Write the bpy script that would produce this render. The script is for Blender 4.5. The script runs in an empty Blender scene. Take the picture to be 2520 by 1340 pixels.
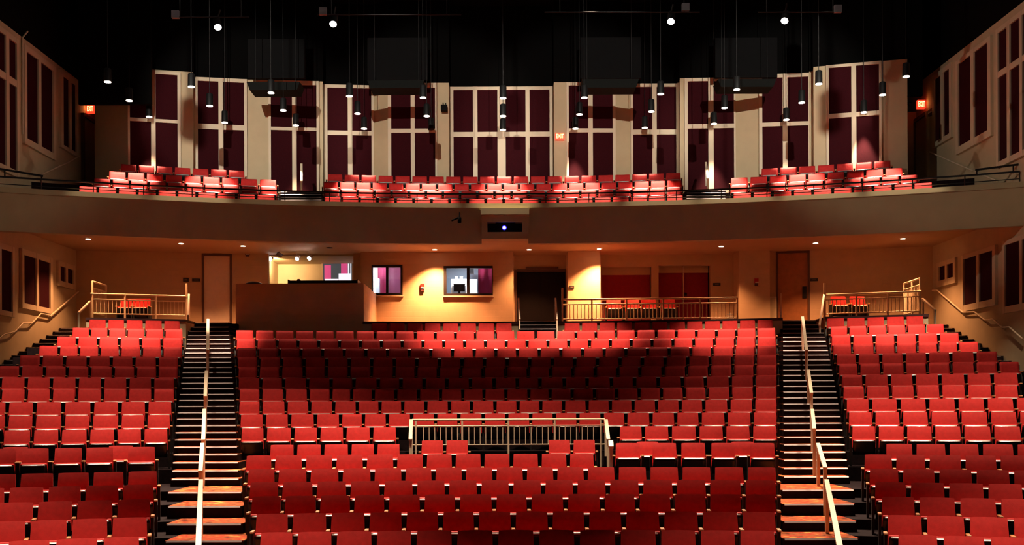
import bpy, bmesh, math, random
from mathutils import Vector, Matrix
random.seed(7)
S = bpy.context.scene
COL = S.collection

# ------------------------------------------------------------------ camera
F, X0, HZ, CZ, ROLL = 2700.0, 1240.0, 1000.0, 2.9, 0.004
cam_d = bpy.data.cameras.new('camera'); cam = bpy.data.objects.new('camera', cam_d); COL.objects.link(cam)
cam_d.sensor_fit = 'HORIZONTAL'; cam_d.sensor_width = 36.0; cam_d.lens = F * 36.0 / 2520.0
cam_d.shift_x = (1260.0 - X0) / 2520.0; cam_d.shift_y = (HZ - 670.0) / 2520.0
cam_d.clip_end = 200
cam.location = (0, 0, CZ)
cam.rotation_euler = (Matrix.Rotation(math.pi / 2, 3, 'X') @ Matrix.Rotation(-ROLL, 3, 'Z')).to_euler()
S.camera = cam

# ------------------------------------------------------------------ world and exposure
W_ = bpy.data.worlds.new('world'); S.world = W_; W_.use_nodes = True
W_.node_tree.nodes['Background'].inputs[0].default_value = (1.0, 0.85, 0.7, 1)
W_.node_tree.nodes['Background'].inputs[1].default_value = 0.0
S.view_settings.view_transform = 'Standard'; S.view_settings.look = 'None'
S.view_settings.gamma = 1.0; S.view_settings.use_curve_mapping = False
S.view_settings.exposure = 0.25
S.cycles.max_bounces = 5; S.cycles.diffuse_bounces = 3; S.cycles.glossy_bounces = 2; S.cycles.transmission_bounces = 2; S.cycles.transparent_max_bounces = 6

# light levels (watts)
L_PEND, L_DOWN, L_CAN, L_HOUSE, L_WASH, L_REAR = 3200.0, 640.0, 7200.0, 6800.0, 5000.0, 12000.0
C_WARM = (1.0, 0.42, 0.17); C_PEND = (1.0, 0.72, 0.52); C_WHITE = (1.0, 0.92, 0.79); C_HOUSE = (1.0, 0.74, 0.52)

# ------------------------------------------------------------------ helpers
def unroll(px, py):
    dx, dy = px - X0, py - HZ
    return X0 + dx - dy * ROLL, HZ + dy + dx * ROLL
def P(px, py, D):
    px, py = unroll(px, py)
    return Vector(((px - X0) / F * D, D, CZ + (HZ - py) / F * D))
def XP(px, D): return (px - X0) / F * D
def ZP(py, D, px=X0): return CZ + (HZ - unroll(px, py)[1]) / F * D

def srgb(r, g, b):
    f = lambda c: (c / 255 / 12.92) if c / 255 <= 0.04045 else ((c / 255 + 0.055) / 1.055) ** 2.4
    return (f(r), f(g), f(b), 1)

MATS = {}
def mat(name, rgb, rough=0.6, metal=0.0, noise=0.0, nscale=8.0, bump=0.0, bscale=60.0, spec=0.5, emit=None, estr=0.0, brick=False, trans=0.0):
    if name in MATS: return MATS[name]
    m = bpy.data.materials.new(name); m.use_nodes = True
    nt = m.node_tree; b = nt.nodes['Principled BSDF']
    b.inputs['Base Color'].default_value = srgb(*rgb); b.inputs['Roughness'].default_value = rough
    b.inputs['Metallic'].default_value = metal; b.inputs['Specular IOR Level'].default_value = spec
    if trans: b.inputs['Transmission Weight'].default_value = trans
    tc = nt.nodes.new('ShaderNodeNewGeometry')
    if noise > 0:
        n = nt.nodes.new('ShaderNodeTexNoise'); n.inputs['Scale'].default_value = nscale; n.inputs['Detail'].default_value = 4
        nt.links.new(tc.outputs['Position'], n.inputs['Vector'])
        r = nt.nodes.new('ShaderNodeMapRange'); r.inputs['From Min'].default_value = 0.3; r.inputs['From Max'].default_value = 0.7
        r.inputs['To Min'].default_value = 1 - noise; r.inputs['To Max'].default_value = 1 + noise
        nt.links.new(n.outputs['Fac'], r.inputs['Value'])
        h = nt.nodes.new('ShaderNodeMix'); h.data_type = 'RGBA'; h.blend_type = 'MULTIPLY'; h.inputs['Factor'].default_value = 1
        h.inputs['A'].default_value = srgb(*rgb); nt.links.new(r.outputs['Result'], h.inputs['B'])
        nt.links.new(h.outputs['Result'], b.inputs['Base Color'])
    if bump > 0:
        bp = nt.nodes.new('ShaderNodeBump'); bp.inputs['Strength'].default_value = bump; bp.inputs['Distance'].default_value = 0.01
        if brick:
            k = nt.nodes.new('ShaderNodeTexBrick'); k.inputs['Scale'].default_value = 1.0
            k.inputs['Brick Width'].default_value = 0.4; k.inputs['Row Height'].default_value = 0.2; k.inputs['Mortar Size'].default_value = 0.006
            k.inputs['Color1'].default_value = (1, 1, 1, 1); k.inputs['Color2'].default_value = (1, 1, 1, 1); k.inputs['Mortar'].default_value = (0, 0, 0, 1)
            sp = nt.nodes.new('ShaderNodeSeparateXYZ'); cb = nt.nodes.new('ShaderNodeCombineXYZ'); ad = nt.nodes.new('ShaderNodeMath'); ad.operation = 'ADD'
            nt.links.new(tc.outputs['Position'], sp.inputs[0])
            nt.links.new(sp.outputs['X'], ad.inputs[0]); nt.links.new(sp.outputs['Y'], ad.inputs[1])
            nt.links.new(ad.outputs[0], cb.inputs['X']); nt.links.new(sp.outputs['Z'], cb.inputs['Y'])
            nt.links.new(cb.outputs[0], k.inputs['Vector']); nt.links.new(k.outputs['Color'], bp.inputs['Height'])
        else:
            n2 = nt.nodes.new('ShaderNodeTexNoise'); n2.inputs['Scale'].default_value = bscale
            nt.links.new(tc.outputs['Position'], n2.inputs['Vector']); nt.links.new(n2.outputs['Fac'], bp.inputs['Height'])
        nt.links.new(bp.outputs['Normal'], b.inputs['Normal'])
    if emit:
        m.cycles.emission_sampling = 'NONE'
        b.inputs['Emission Color'].default_value = (*emit, 1); b.inputs['Emission Strength'].default_value = estr
    MATS[name] = m
    return m

def carpet_mat():
    m = bpy.data.materials.new('patterned_carpet'); m.use_nodes = True; nt = m.node_tree; b = nt.nodes['Principled BSDF']
    b.inputs['Roughness'].default_value = 0.95; b.inputs['Specular IOR Level'].default_value = 0.1
    tc = nt.nodes.new('ShaderNodeNewGeometry'); n = nt.nodes.new('ShaderNodeTexNoise'); n.inputs['Scale'].default_value = 4; n.inputs['Detail'].default_value = 3
    nt.links.new(tc.outputs['Position'], n.inputs['Vector'])
    r = nt.nodes.new('ShaderNodeValToRGB'); nt.links.new(n.outputs['Fac'], r.inputs['Fac'])
    e = r.color_ramp.elements; e[0].position = 0.30; e[0].color = srgb(80, 34, 30); e[1].position = 0.70; e[1].color = srgb(214, 158, 80)
    a = e.new(0.45); a.color = srgb(170, 92, 50); a = e.new(0.55); a.color = srgb(172, 50, 36); a = e.new(0.62); a.color = srgb(186, 116, 60)
    nt.links.new(r.outputs['Color'], b.inputs['Base Color']); MATS['carpet'] = m
    return m

M_RED = mat('red_upholstery', (190, 40, 38), 0.75, noise=0.10, nscale=14, bump=0.15, bscale=180, spec=0.25)
M_PAN = mat('black_plastic', (16, 14, 15), 0.35, spec=0.4)
M_TRIM = mat('grey_metal_trim', (205, 196, 194), 0.25, 0.3)
M_WOOD = mat('maple_wood', (205, 140, 86), 0.45, noise=0.15, nscale=20)
M_BLACK = mat('black_paint', (12, 12, 13), 0.6)
M_STD = mat('black_support', (14, 13, 14), 0.55)
M_CREAM = mat('cream_paint', (200, 182, 146), 0.7, noise=0.04, nscale=3)
M_BLOCK = mat('cream_block_wall', (206, 172, 132), 0.7, noise=0.04, nscale=3, bump=0.5, brick=True)
M_FASCIA = mat('cream_fascia', (190, 180, 138), 0.7, noise=0.05, nscale=2)
M_FRAME = mat('cream_trim', (214, 196, 164), 0.5)
M_PANEL = mat('dark_red_fabric', (52, 11, 18), 0.9, noise=0.12, nscale=30, bump=0.2, bscale=150, spec=0.1)
M_CARPET = carpet_mat()
M_DARKC = mat('dark_carpet', (34, 24, 26), 0.95, noise=0.3, nscale=12, spec=0.1)
M_NOSE = mat('stair_nosing_metal', (150, 138, 138), 0.4, 0.2)
M_RAIL = mat('cream_enamel_rail', (246, 226, 194), 0.35)
M_SOFFIT = mat('soffit_paint', (196, 160, 122), 0.8, noise=0.03, nscale=2)
M_CEIL = mat('black_ceiling', (5, 5, 5), 0.95, spec=0.1)
M_DUCT = mat('dark_grey_board', (17, 17, 18), 0.9, noise=0.1, spec=0.1)
M_TROUGH = mat('dark_green_black_panel', (9, 12, 10), 0.8, spec=0.2)
M_DOORC = mat('pale_door_laminate', (242, 218, 192), 0.5, noise=0.03)
M_DOORW = mat('orange_wood_door', (178, 112, 62), 0.45, noise=0.12, nscale=6)
M_DOORF = mat('brown_door_frame', (92, 60, 38), 0.5)
M_DARKDOOR = mat('dark_maroon_door', (18, 7, 8), 0.7, spec=0.2)
M_CURT = mat('crimson_panel', (150, 18, 34), 0.85, noise=0.1, nscale=10)
M_BASE = mat('dark_red_base', (64, 22, 22), 0.6)
M_WFR = mat('black_window_frame', (24, 16, 18), 0.45)
M_SIGN = mat('dark_sign_plate', (48, 38, 34), 0.5)
M_SIGNM = mat('pale_sign_mark', (120, 104, 88), 0.5)
M_REDP = mat('red_plastic', (200, 36, 30), 0.4)
M_WHITEP = mat('white_plastic', (228, 222, 214), 0.4)
M_GREYM = mat('grey_box_metal', (120, 120, 124), 0.5, 0.2)
M_LAMP = mat('glowing_lamp', (255, 240, 225), 0.5, emit=(1.0, 0.80, 0.62), estr=16)
M_DOWNL = mat('glowing_downlight', (255, 240, 225), 0.5, emit=(1.0, 0.74, 0.50), estr=14)
M_CANL = mat('glowing_spot_lens', (255, 245, 240), 0.5, emit=(1.0, 0.93, 0.96), estr=25)
M_OFFL = mat('unlit_lamp', (60, 50, 44), 0.4)
M_EXIT = mat('glowing_exit_red', (255, 60, 30), 0.5, emit=(1.0, 0.06, 0.02), estr=0.9)
M_EXITL = mat('glowing_exit_letters', (255, 200, 120), 0.5, emit=(1.0, 0.45, 0.12), estr=6.0)
M_BLUE = mat('glowing_projector_lens', (240, 240, 255), 0.3, emit=(0.55, 0.5, 1.0), estr=20)
M_BLUER = mat('glowing_lens_ring', (60, 50, 255), 0.3, emit=(0.03, 0.02, 1.0), estr=3)
M_PINK = mat('pink_curtain', (196, 84, 128), 0.85, noise=0.06, nscale=10)
M_GREYW = mat('blue_grey_wall', (112, 122, 132), 0.7)
M_WHITEW = mat('white_wall', (232, 226, 214), 0.7)
def glass_mat():
    m = bpy.data.materials.new('window_glass'); m.use_nodes = True; nt = m.node_tree
    for n in list(nt.nodes): nt.nodes.remove(n)
    o = nt.nodes.new('ShaderNodeOutputMaterial'); mx = nt.nodes.new('ShaderNodeMixShader'); t = nt.nodes.new('ShaderNodeBsdfTransparent'); g = nt.nodes.new('ShaderNodeBsdfGlossy')
    g.inputs['Roughness'].default_value = 0.02; mx.inputs[0].default_value = 0.05
    nt.links.new(t.outputs[0], mx.inputs[1]); nt.links.new(g.outputs[0], mx.inputs[2]); nt.links.new(mx.outputs[0], o.inputs[0])
    return m
M_GLASS = glass_mat()

def tag(o, label=None, cat=None, group=None, kind=None):
    if label: o['label'] = label
    if cat: o['category'] = cat
    if group: o['group'] = group
    if kind: o['kind'] = kind
    return o
def empty(name, loc=(0, 0, 0), rz=0.0):
    o = bpy.data.objects.new(name, None); COL.objects.link(o); o.location = loc; o.rotation_euler = (0, 0, rz); o.empty_display_size = 0.1
    return o
def link(name, me, parent=None, loc=(0, 0, 0), rot=(0, 0, 0), sc=(1, 1, 1)):
    o = bpy.data.objects.new(name, me); COL.objects.link(o)
    o.parent = parent; o.location = loc; o.rotation_euler = rot; o.scale = sc
    return o
def mesh(name, bm, *ms, smooth=False):
    me = bpy.data.meshes.new(name); bm.to_mesh(me); bm.free()
    for m in ms: me.materials.append(m)
    if smooth:
        for p in me.polygons: p.use_smooth = True
    return me
_unit = {}
def unit_box(m):
    if m.name not in _unit:
        bm = bmesh.new(); bmesh.ops.create_cube(bm, size=1.0); _unit[m.name] = mesh('box_' + m.name, bm, m)
    return _unit[m.name]
_cyl = {}
def unit_cyl(m, seg=12):
    k = (m.name, seg)
    if k not in _cyl:
        bm = bmesh.new(); bmesh.ops.create_cone(bm, cap_ends=True, segments=seg, radius1=0.5, radius2=0.5, depth=1.0)
        me = mesh('cyl_' + m.name, bm, m)
        for p in me.polygons: p.use_smooth = len(p.vertices) == 4
        _cyl[k] = me
    return _cyl[k]
def box(name, m, x0, x1, y0, y1, z0, z1, parent=None, rz=0.0):
    return link(name, unit_box(m), parent, ((x0 + x1) / 2, (y0 + y1) / 2, (z0 + z1) / 2), (0, 0, rz), (abs(x1 - x0), abs(y1 - y0), abs(z1 - z0)))
def bar(name, m, a, b, w, h=None, parent=None, rnd=False):
    """a straight member from a to b; square w x h or round of diameter w"""
    a, b = Vector(a), Vector(b); d = b - a; h = h or w
    q = d.to_track_quat('Z', 'X') if not rnd else d.to_track_quat('Z', 'Y')
    up = Vector((0, 0, 1)); z = d.normalized()
    if abs(z.dot(up)) > 0.999: x = Vector((1, 0, 0))
    else: x = z.cross(up).normalized()
    y = z.cross(x)
    R = Matrix((x, y, z)).transposed()
    o = link(name, unit_cyl(m, 8) if rnd else unit_box(m), parent, (a + b) / 2, R.to_euler(), (w, h, d.length))
    return o
def lathe(name, m, prof, parent=None, loc=(0, 0, 0), rot=(0, 0, 0), seg=20, cap=True):
    bm = bmesh.new(); rings = []
    for r, z in prof:
        rings.append([bm.verts.new((r * math.cos(2 * math.pi * i / seg), r * math.sin(2 * math.pi * i / seg), z)) for i in range(seg)])
    for a, b in zip(rings, rings[1:]):
        for i in range(seg): bm.faces.new((a[i], a[(i + 1) % seg], b[(i + 1) % seg], b[i]))
    if cap:
        bm.faces.new(rings[0][::-1]); bm.faces.new(rings[-1])
    bmesh.ops.recalc_face_normals(bm, faces=bm.faces[:])
    return link(name, mesh(name, bm, m, smooth=True), parent, loc, rot)
def prism(name, m, pts, z0, z1, parent=None):
    """vertical prism on a plan outline (list of x, y)"""
    bm = bmesh.new()
    a = [bm.verts.new((x, y, z0)) for x, y in pts]; b = [bm.verts.new((x, y, z1)) for x, y in pts]
    n = len(pts); bm.faces.new(a[::-1]); bm.faces.new(b)
    for i in range(n): bm.faces.new((a[i], a[(i + 1) % n], b[(i + 1) % n], b[i]))
    bmesh.ops.recalc_face_normals(bm, faces=bm.faces[:])
    return link(name, mesh(name, bm, m), parent)
def strip(name, m, fr, bk, z0, z1, parent=None):
    """slab between two plan curves of equal length (front, back) as a quad strip"""
    bm = bmesh.new(); n = len(fr)
    ft = [bm.verts.new((*p, z1)) for p in fr]; bt = [bm.verts.new((*p, z1)) for p in bk]
    fb = [bm.verts.new((*p, z0)) for p in fr]; bb = [bm.verts.new((*p, z0)) for p in bk]
    for i in range(n - 1):
        bm.faces.new((ft[i], ft[i + 1], bt[i + 1], bt[i])); bm.faces.new((fb[i], bb[i], bb[i + 1], fb[i + 1]))
        bm.faces.new((ft[i], fb[i], fb[i + 1], ft[i + 1])); bm.faces.new((bt[i], bt[i + 1], bb[i + 1], bb[i]))
    bm.faces.new((ft[0], bt[0], bb[0], fb[0])); bm.faces.new((ft[-1], fb[-1], bb[-1], bt[-1]))
    bmesh.ops.recalc_face_normals(bm, faces=bm.faces[:])
    return link(name, mesh(name, bm, m), parent)
def spot(name, loc, target, watts, col, angle, blend, parent=None, size=0.08):
    l = bpy.data.lights.new(name, 'SPOT'); l.energy = watts; l.color = col; l.spot_size = math.radians(angle); l.spot_blend = blend; l.shadow_soft_size = size
    o = bpy.data.objects.new(name, l); COL.objects.link(o)
    d = Vector(target) - Vector(loc); o.rotation_euler = d.to_track_quat('-Z', 'Y').to_euler(); o.location = loc
    if parent is not None:
        o.parent = parent; o.location = Vector(loc) - parent.location
    return o
ORD = ['first', 'second', 'third', 'fourth', 'fifth', 'sixth', 'seventh', 'eighth', 'ninth', 'tenth', 'eleventh', 'twelfth', 'thirteenth', 'fourteenth', 'fifteenth',
       'sixteenth', 'seventeenth', 'eighteenth', 'nineteenth', 'twentieth', 'twenty-first', 'twenty-second', 'twenty-third', 'twenty-fourth', 'twenty-fifth', 'twenty-sixth', 'twenty-seventh']

class Facet:
    """a vertical wall facet seen in the photograph between two plan points (left, right as seen)"""
    def __init__(s, a, b):
        s.a, s.b = Vector(a), Vector(b); s.d = (s.b - s.a).normalized(); s.rz = math.atan2(s.d.y, s.d.x)
    def u(s, px):
        k = (px - X0) / F   # X = k Y on the line a + u d
        return (k * s.a.y - s.a.x) / (s.d.x - k * s.d.y)
    def D(s, px): return s.a.y + s.u(px) * s.d.y
    def z(s, py, px): return ZP(py, s.D(px), px)
    def root(s, name, px, z):
        p = s.a + s.d * s.u(px); return empty(name, (p.x, p.y, z), s.rz)
    def box(s, name, m, root, upx, p0, p1, z0, z1, v0, v1):
        """child of root (root made at pixel upx); p0..p1 pixel range, z absolute, v depth into the wall"""
        o = s.u(upx); zz = root.location.z
        return box(name, m, s.u(p0) - o, s.u(p1) - o, v0, v1, z0 - zz, z1 - zz, root)
def fac(pa, Da, pb, Db): return Facet((XP(pa, Da), Da), (XP(pb, Db), Db))

# ------------------------------------------------------------------ plan of the rows
W = 14.4
ROWD = {1: 16.2, 2: 17.22, 3: 18.24, 4: 19.26, 5: 20.28, 6: 21.3, 7: 22.4, 75: 24.73}
ROWT = {1: -1.836, 2: -1.658, 3: -1.463, 4: -1.298, 5: -1.127, 6: -0.919, 7: -0.752, 75: -0.452}
for i in range(8, 18):
    ROWD[i] = 25.6 + 0.87 * (i - 8); ROWT[i] = -0.152 + 0.30 * (i - 8)
SEATH = 0.86
def rowz(i): return CZ + ROWT[i] - SEATH
def delta(X, Xa, R=34.0, k=0.30):
    a = abs(X)
    return a * a / (2 * R) if a <= Xa else Xa * Xa / (2 * R) + k * (a - Xa)
def row_xa(i): return 650.0 / F * ROWD[i]
def slope(X, Xa, R=34.0, k=0.30):
    s = X / R if abs(X) <= Xa else math.copysign(k, X)
    return -s
def curve(D, Xa, x0, x1, n=28):
    return [(x0 + (x1 - x0) * t / n, D - delta(x0 + (x1 - x0) * t / n, Xa)) for t in range(n + 1)]
def on_row(px, D, Xa, **kw):
    d = D
    for _ in range(12):
        X = XP(px, d); d = D - delta(X, Xa, **kw)
    return X, d

# ------------------------------------------------------------------ SETTING: floors
FRONT = 0.42
order = [1, 2, 3, 4, 5, 6, 7, 75] + list(range(8, 18))
fl = strip('floor', M_DARKC, [(-W, 6.0), (W, 6.0)], [(-W, 15.8), (W, 15.8)], -0.5, rowz(1) - 0.15)
tag(fl, 'dark carpeted flat floor in front of the first seat row', 'floor', kind='structure')
LAND_Z = CZ + 2.60
for q, i in enumerate(order):
    WS = W if i in (1, 2, 3, 4, 5, 6, 7) else W - 1.15
    D = ROWD[i] - FRONT; xa = row_xa(i); nm = ['first', 'second', 'third', 'fourth', 'fifth', 'sixth', 'cross-aisle', 'eighth'][q] if q < 8 else ORD[q] if q < len(ORD) else 'upper'
    Dn = (ROWD[order[q + 1]] - FRONT) if q + 1 < len(order) else 34.3
    if i == 75:
        xl, xr = XP(992, D), XP(1508, D)
        for x0, x1, sd in ((-WS, xl, 'left of'), (xr, WS, 'right of')):
            o = strip('floor', M_DARKC, curve(D, xa, x0, x1), curve(Dn + 0.35, xa, x0, x1), -0.4, rowz(i))
            tag(o, f'dark carpeted seating tier {sd} the wheelchair bay', 'floor', kind='structure')
        continue
    if i == 7: Dn = ROWD[8] - FRONT
    o = strip('floor', M_DARKC, curve(D, xa, -WS, WS), curve(Dn + 0.35, xa, -WS, WS), -0.4, rowz(i))
    tag(o, f'dark carpeted curved floor tier under the {nm} seat row', 'floor', kind='structure')

# landing behind the last row
def land_front(X): return 33.95 - abs(X) ** 2 / 68.0
xs = [-W + 2 * W * t / 40 for t in range(41)]
def aisle(side, t):   # pixel edges of the aisles, t: 0 bottom of frame, 1 top landing
    return (400 + 67 * t, 600 - 36 * t) if side < 0 else (1925, 2118 - 96 * t)
def seg_strip(name, m, x0, x1, f, b, z0, z1, n=16):
    xx = [x0 + (x1 - x0) * t / n for t in range(n + 1)]
    return strip(name, m, [(x, f(x)) for x in xx], [(x, b(x)) for x in xx], z0, z1)
back = lambda X: 41.5
LX = {'la': (XP(467, 33.0), XP(564, 33.0)), 'ra': (XP(1925, 33.0), XP(2022, 33.0)), 'ca': (XP(1278, 33.9), XP(1368, 33.9))}
XLE, XRE = XP(213, 31.8), XP(2283, 31.8)
pieces = [(XLE, LX['la'][0]), (XP(893, 33.6), LX['ca'][0]), (LX['ca'][1], LX['ra'][0]), (LX['ra'][1], XRE)]
for k, (x0, x1) in enumerate(pieces):
    o = seg_strip('floor', M_CREAM, x0, x1, land_front, back, 1.5, LAND_Z - 0.05)  # this block is the cream retaining wall of the landing
    tag(o, f'cream retaining wall under the landing behind the last seats, {ORD[k]} stretch from the left', 'floor', kind='structure')
    o = seg_strip('trim_1', M_BASE, x0, x1, lambda X: land_front(X) - 0.05, back, LAND_Z - 0.05, LAND_Z + 0.03)
    tag(o, f'dark red cap and landing floor, {ORD[k]} stretch from the left', 'floor trim', kind='structure')
o = strip('floor', M_DARKC, [(LX['la'][1], 34.42), (XP(893, 33.6), 34.42)], [(LX['la'][1], 41.5), (XP(893, 33.6), 41.5)], 1.5, LAND_Z); tag(o, 'dark floor inside the sound booth', 'floor', kind='structure')
for k, (x0, x1) in enumerate([(-W, XLE), LX['la'], LX['ca'], LX['ra'], (XRE, W)]):
    o = seg_strip('floor', M_DARKC, x0, x1, (lambda X: 36.0) if abs(x0 + x1) > 20 else (lambda X: land_front(X) + 1.0), back, 1.5, LAND_Z)
    tag(o, f'dark landing floor at the head of the stairs, {ORD[k]} from the left', 'floor', kind='structure')

# ------------------------------------------------------------------ SETTING: walls, ceiling
WTOP = CZ + 11.13
for sd, nm in ((-1, 'left'), (1, 'right')):
    o = box(f'wall_{nm}', M_CREAM, sd * W, sd * (W + 0.3), 4.0, 42.0, -0.5, WTOP); tag(o, f'tall cream side wall on the {nm}', 'wall', kind='structure')
    o = box(f'wall_{nm}', M_CEIL, sd * (W + 0.05), sd * (W + 0.3), 4.0, 42.0, WTOP, CZ + 14.2); tag(o, f'black upper side wall on the {nm}', 'wall', kind='structure')
o = box('ceiling', M_CEIL, -W - 0.3, W + 0.3, 4.0, 42.0, CZ + 14.0, CZ + 14.3); tag(o, 'black ceiling high over the hall', 'ceiling', kind='structure')
o = box('wall_stage', M_CEIL, -W - 0.3, W + 0.3, -8.3, -8.0, -0.5, CZ + 14.3); tag(o, 'black wall at the back of the stage', 'wall', kind='structure')
o = box('wall_stage', M_CEIL, -W - 0.3, W + 0.3, 41.6, 41.9, CZ + 5.0, CZ + 14.3); tag(o, 'black wall high behind the balcony', 'wall', kind='structure')

# balcony back wall polyline (pixel, depth)
BACKP = [(236, 36.7), (320, 36.0), (478, 36.5), (480, 37.05), (610, 37.35), (665, 37.4), (797, 37.6), (799, 37.95), (920, 38.1), (960, 37.8), (1108, 37.8), (1110, 38.3),
         (1364, 38.3), (1366, 37.8), (1515, 37.85), (1555, 38.05), (1674, 38.07), (1676, 37.4), (1812, 37.3), (1870, 37.0), (2003, 36.8), (2005, 36.2), (2236, 35.4)]
BTOP = CZ + 11.16
pts = [(XP(p, d), d) for p, d in BACKP]
o = strip('wall_back', M_CREAM, pts, [(x, y + 0.5) for x, y in pts], CZ + 5.6, BTOP); tag(o, 'pale cream stepped back wall of the balcony', 'wall', kind='structure')
x0, d0 = XP(2236, 35.4), 35.4
o = strip('wall_back', M_CREAM, [(x0 + 0.02, 38.2), (W, 38.2)], [(x0 + 0.02, 38.6), (W, 38.6)], CZ + 5.6, CZ + 10.2); tag(o, 'cream wall in the corner right of the balcony seats', 'wall', kind='structure')
o = strip('wall_back', M_CREAM, [(-W, 38.8), (XP(236, 36.7), 38.8)], [(-W, 39.2), (XP(236, 36.7), 39.2)], CZ + 5.6, CZ + 10.2); tag(o, 'cream wall in the corner left of the balcony seats', 'wall', kind='structure')
# black masking in the corners under the ceiling
o = box('ceiling', M_CEIL, XP(196, 35.2), XP(384, 35.6), 35.2, 35.35, CZ + 9.75, CZ + 14.0); tag(o, 'black masking bulkhead in the upper left corner', 'ceiling', kind='structure')
o = box('ceiling', M_CEIL, XP(2237, 35.4), XP(2274, 35.5), 35.5, 35.65, CZ + 10.0, CZ + 14.0); tag(o, 'black masking bulkhead in the upper right corner', 'ceiling', kind='structure')
# black wall above the balcony back wall
o = strip('wall_back', M_CEIL, [(x, y + 0.06) for x, y in pts], [(x, y + 0.5) for x, y in pts], BTOP, CZ + 14.0); tag(o, 'black wall above the balcony back wall', 'wall', kind='structure')

# balcony: soffit, fascia, tiers
def bfront(X): return 33.3 - X * X / 70.0
SOF = CZ + 5.32
o = seg_strip('ceiling', M_SOFFIT, -W, W, lambda X: bfront(X) + 0.25, lambda X: 41.5, SOF, SOF + 0.2, 36); tag(o, 'flat tan soffit under the balcony', 'ceiling', kind='structure')
FTOP, FBOT = CZ + 6.10, CZ + 4.946
def fascia_piece(x0, x1, fb, lab):
    o = seg_strip('wall_fascia', M_FASCIA, x0, x1, bfront, lambda X: bfront(X) + 0.25, fb, FTOP, 30); tag(o, lab, 'balcony front', kind='structure')
fascia_piece(-W, XP(1187, 33.3), FBOT, 'long curved balcony front, left of the projector box')
fascia_piece(XP(1302, 33.3), W, FBOT, 'long curved balcony front, right of the projector box')
bm = bmesh.new(); rings = []
for t in range(49):
    X = -W + 2 * W * t / 48; rings.append([bm.verts.new((X, bfront(X) + a, FTOP + b)) for a, b in ((-0.03, -0.09), (-0.03, -0.07), (-0.005, 0.07), (0.32, 0.07), (0.32, -0.05))])
for a, b in zip(rings, rings[1:]):
    for i in range(5): bm.faces.new((a[i], b[i], b[(i + 1) % 5], a[(i + 1) % 5]))
bm.faces.new(rings[0]); bm.faces.new(rings[-1][::-1]); bmesh.ops.recalc_face_normals(bm, faces=bm.faces[:])
o = link('trim_2', mesh('trim_2', bm, M_FASCIA)); tag(o, 'pale ledge along the top of the balcony front', 'ledge', kind='structure')
BROWD = {1: 34.0, 2: 35.0, 3: 36.0, 4: 37.0}; BROWT = {1: 6.46, 2: 6.90, 3: 7.33, 4: 7.78}
for i in range(1, 5):
    f = (lambda X: bfront(X) + 0.25) if i == 1 else (lambda X, i=i: BROWD[i] - 0.45 - X * X / 68.0)
    b = (lambda X, i=i: BROWD[i] + 0.75 - X * X / 68.0) if i < 4 else (lambda X: BROWD[4] + 1.4 - X * X / 68.0)
    o = seg_strip('floor', M_DARKC, -W, W, f, b, SOF + 0.2, CZ + BROWT[i] - SEATH, 36); tag(o, f'dark carpeted balcony tier under the {ORD[i-1]} balcony row', 'floor', kind='structure')

# ------------------------------------------------------------------ under-balcony back walls
def wall_open(name, f, p0, p1, z0, z1, opens, m, lab, th=0.25):
    """facet wall between two pixels with openings [(pxa, pxb, za, zb)]"""
    o0 = f.u(p0); us = sorted({f.u(p0), f.u(p1), *[f.u(a) for o in opens for a in o[:2]]}); zs = sorted({z0, z1, *[a for o in opens for a in o[2:]]})
    ob = [(f.u(a), f.u(b), c, d) for a, b, c, d in opens]
    bm = bmesh.new(); vv = {}
    def V(u, v, z):
        k = (round(u, 4), v, round(z, 4))
        if k not in vv: vv[k] = bm.verts.new((u - o0, v, z - z0))
        return vv[k]
    def solid(i, j):
        if not (0 <= i < len(us) - 1 and 0 <= j < len(zs) - 1): return False
        uc, zc = (us[i] + us[i + 1]) / 2, (zs[j] + zs[j + 1]) / 2
        return not any(a < uc < b and c < zc < d for a, b, c, d in ob)
    for i in range(len(us) - 1):
        for j in range(len(zs) - 1):
            if not solid(i, j): continue
            a, b, c, d = us[i], us[i + 1], zs[j], zs[j + 1]
            bm.faces.new((V(a, 0, c), V(b, 0, c), V(b, 0, d), V(a, 0, d))); bm.faces.new((V(a, th, c), V(a, th, d), V(b, th, d), V(b, th, c)))
            for di, dj, e in ((-1, 0, ((a, c), (a, d))), (1, 0, ((b, c), (b, d))), (0, -1, ((a, c), (b, c))), (0, 1, ((a, d), (b, d)))):
                if not solid(i + di, j + dj):
                    (ua, za), (ub, zb) = e
                    bm.faces.new((V(ua, 0, za), V(ub, 0, zb), V(ub, th, zb), V(ua, th, za)))
    bmesh.ops.recalc_face_normals(bm, faces=bm.faces[:])
    p = f.a + f.d * f.u(p0)
    o = link(name, mesh(name, bm, m), None, (p.x, p.y, z0), (0, 0, f.rz)); tag(o, lab, 'wall', kind='structure')
    return o
zf = LAND_Z
fL = Facet((-W, 37.0), (XP(575, 38.0), 38.0)); fB = fac(575, 38.0, 890, 38.0); fW = fac(890, 37.7, 1265, 37.7)
fR = Facet((XP(1895, 38.0), 38.0), (W, 36.8)); fM = fac(1399, 37.6, 1478, 37.6); fC = fac(1820, 37.7, 1895, 37.7)
fD = fac(1264, 38.6, 1400, 38.6); fP = fac(1477, 38.6, 1821, 38.6)
wall_open('wall_back', fL, 189, 576, zf, SOF, [(503, 567, zf, fL.z(629, 535))], M_BLOCK, 'cream block wall at the back left with a door')
BO = (661, 872, zf, SOF - 0.02)
wall_open('wall_back', fB, 575, 891, zf, SOF, [(661, 871, zf + 0.6, fB.z(620, 760))], M_BLOCK, 'cream wall around the sound booth opening')
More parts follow.
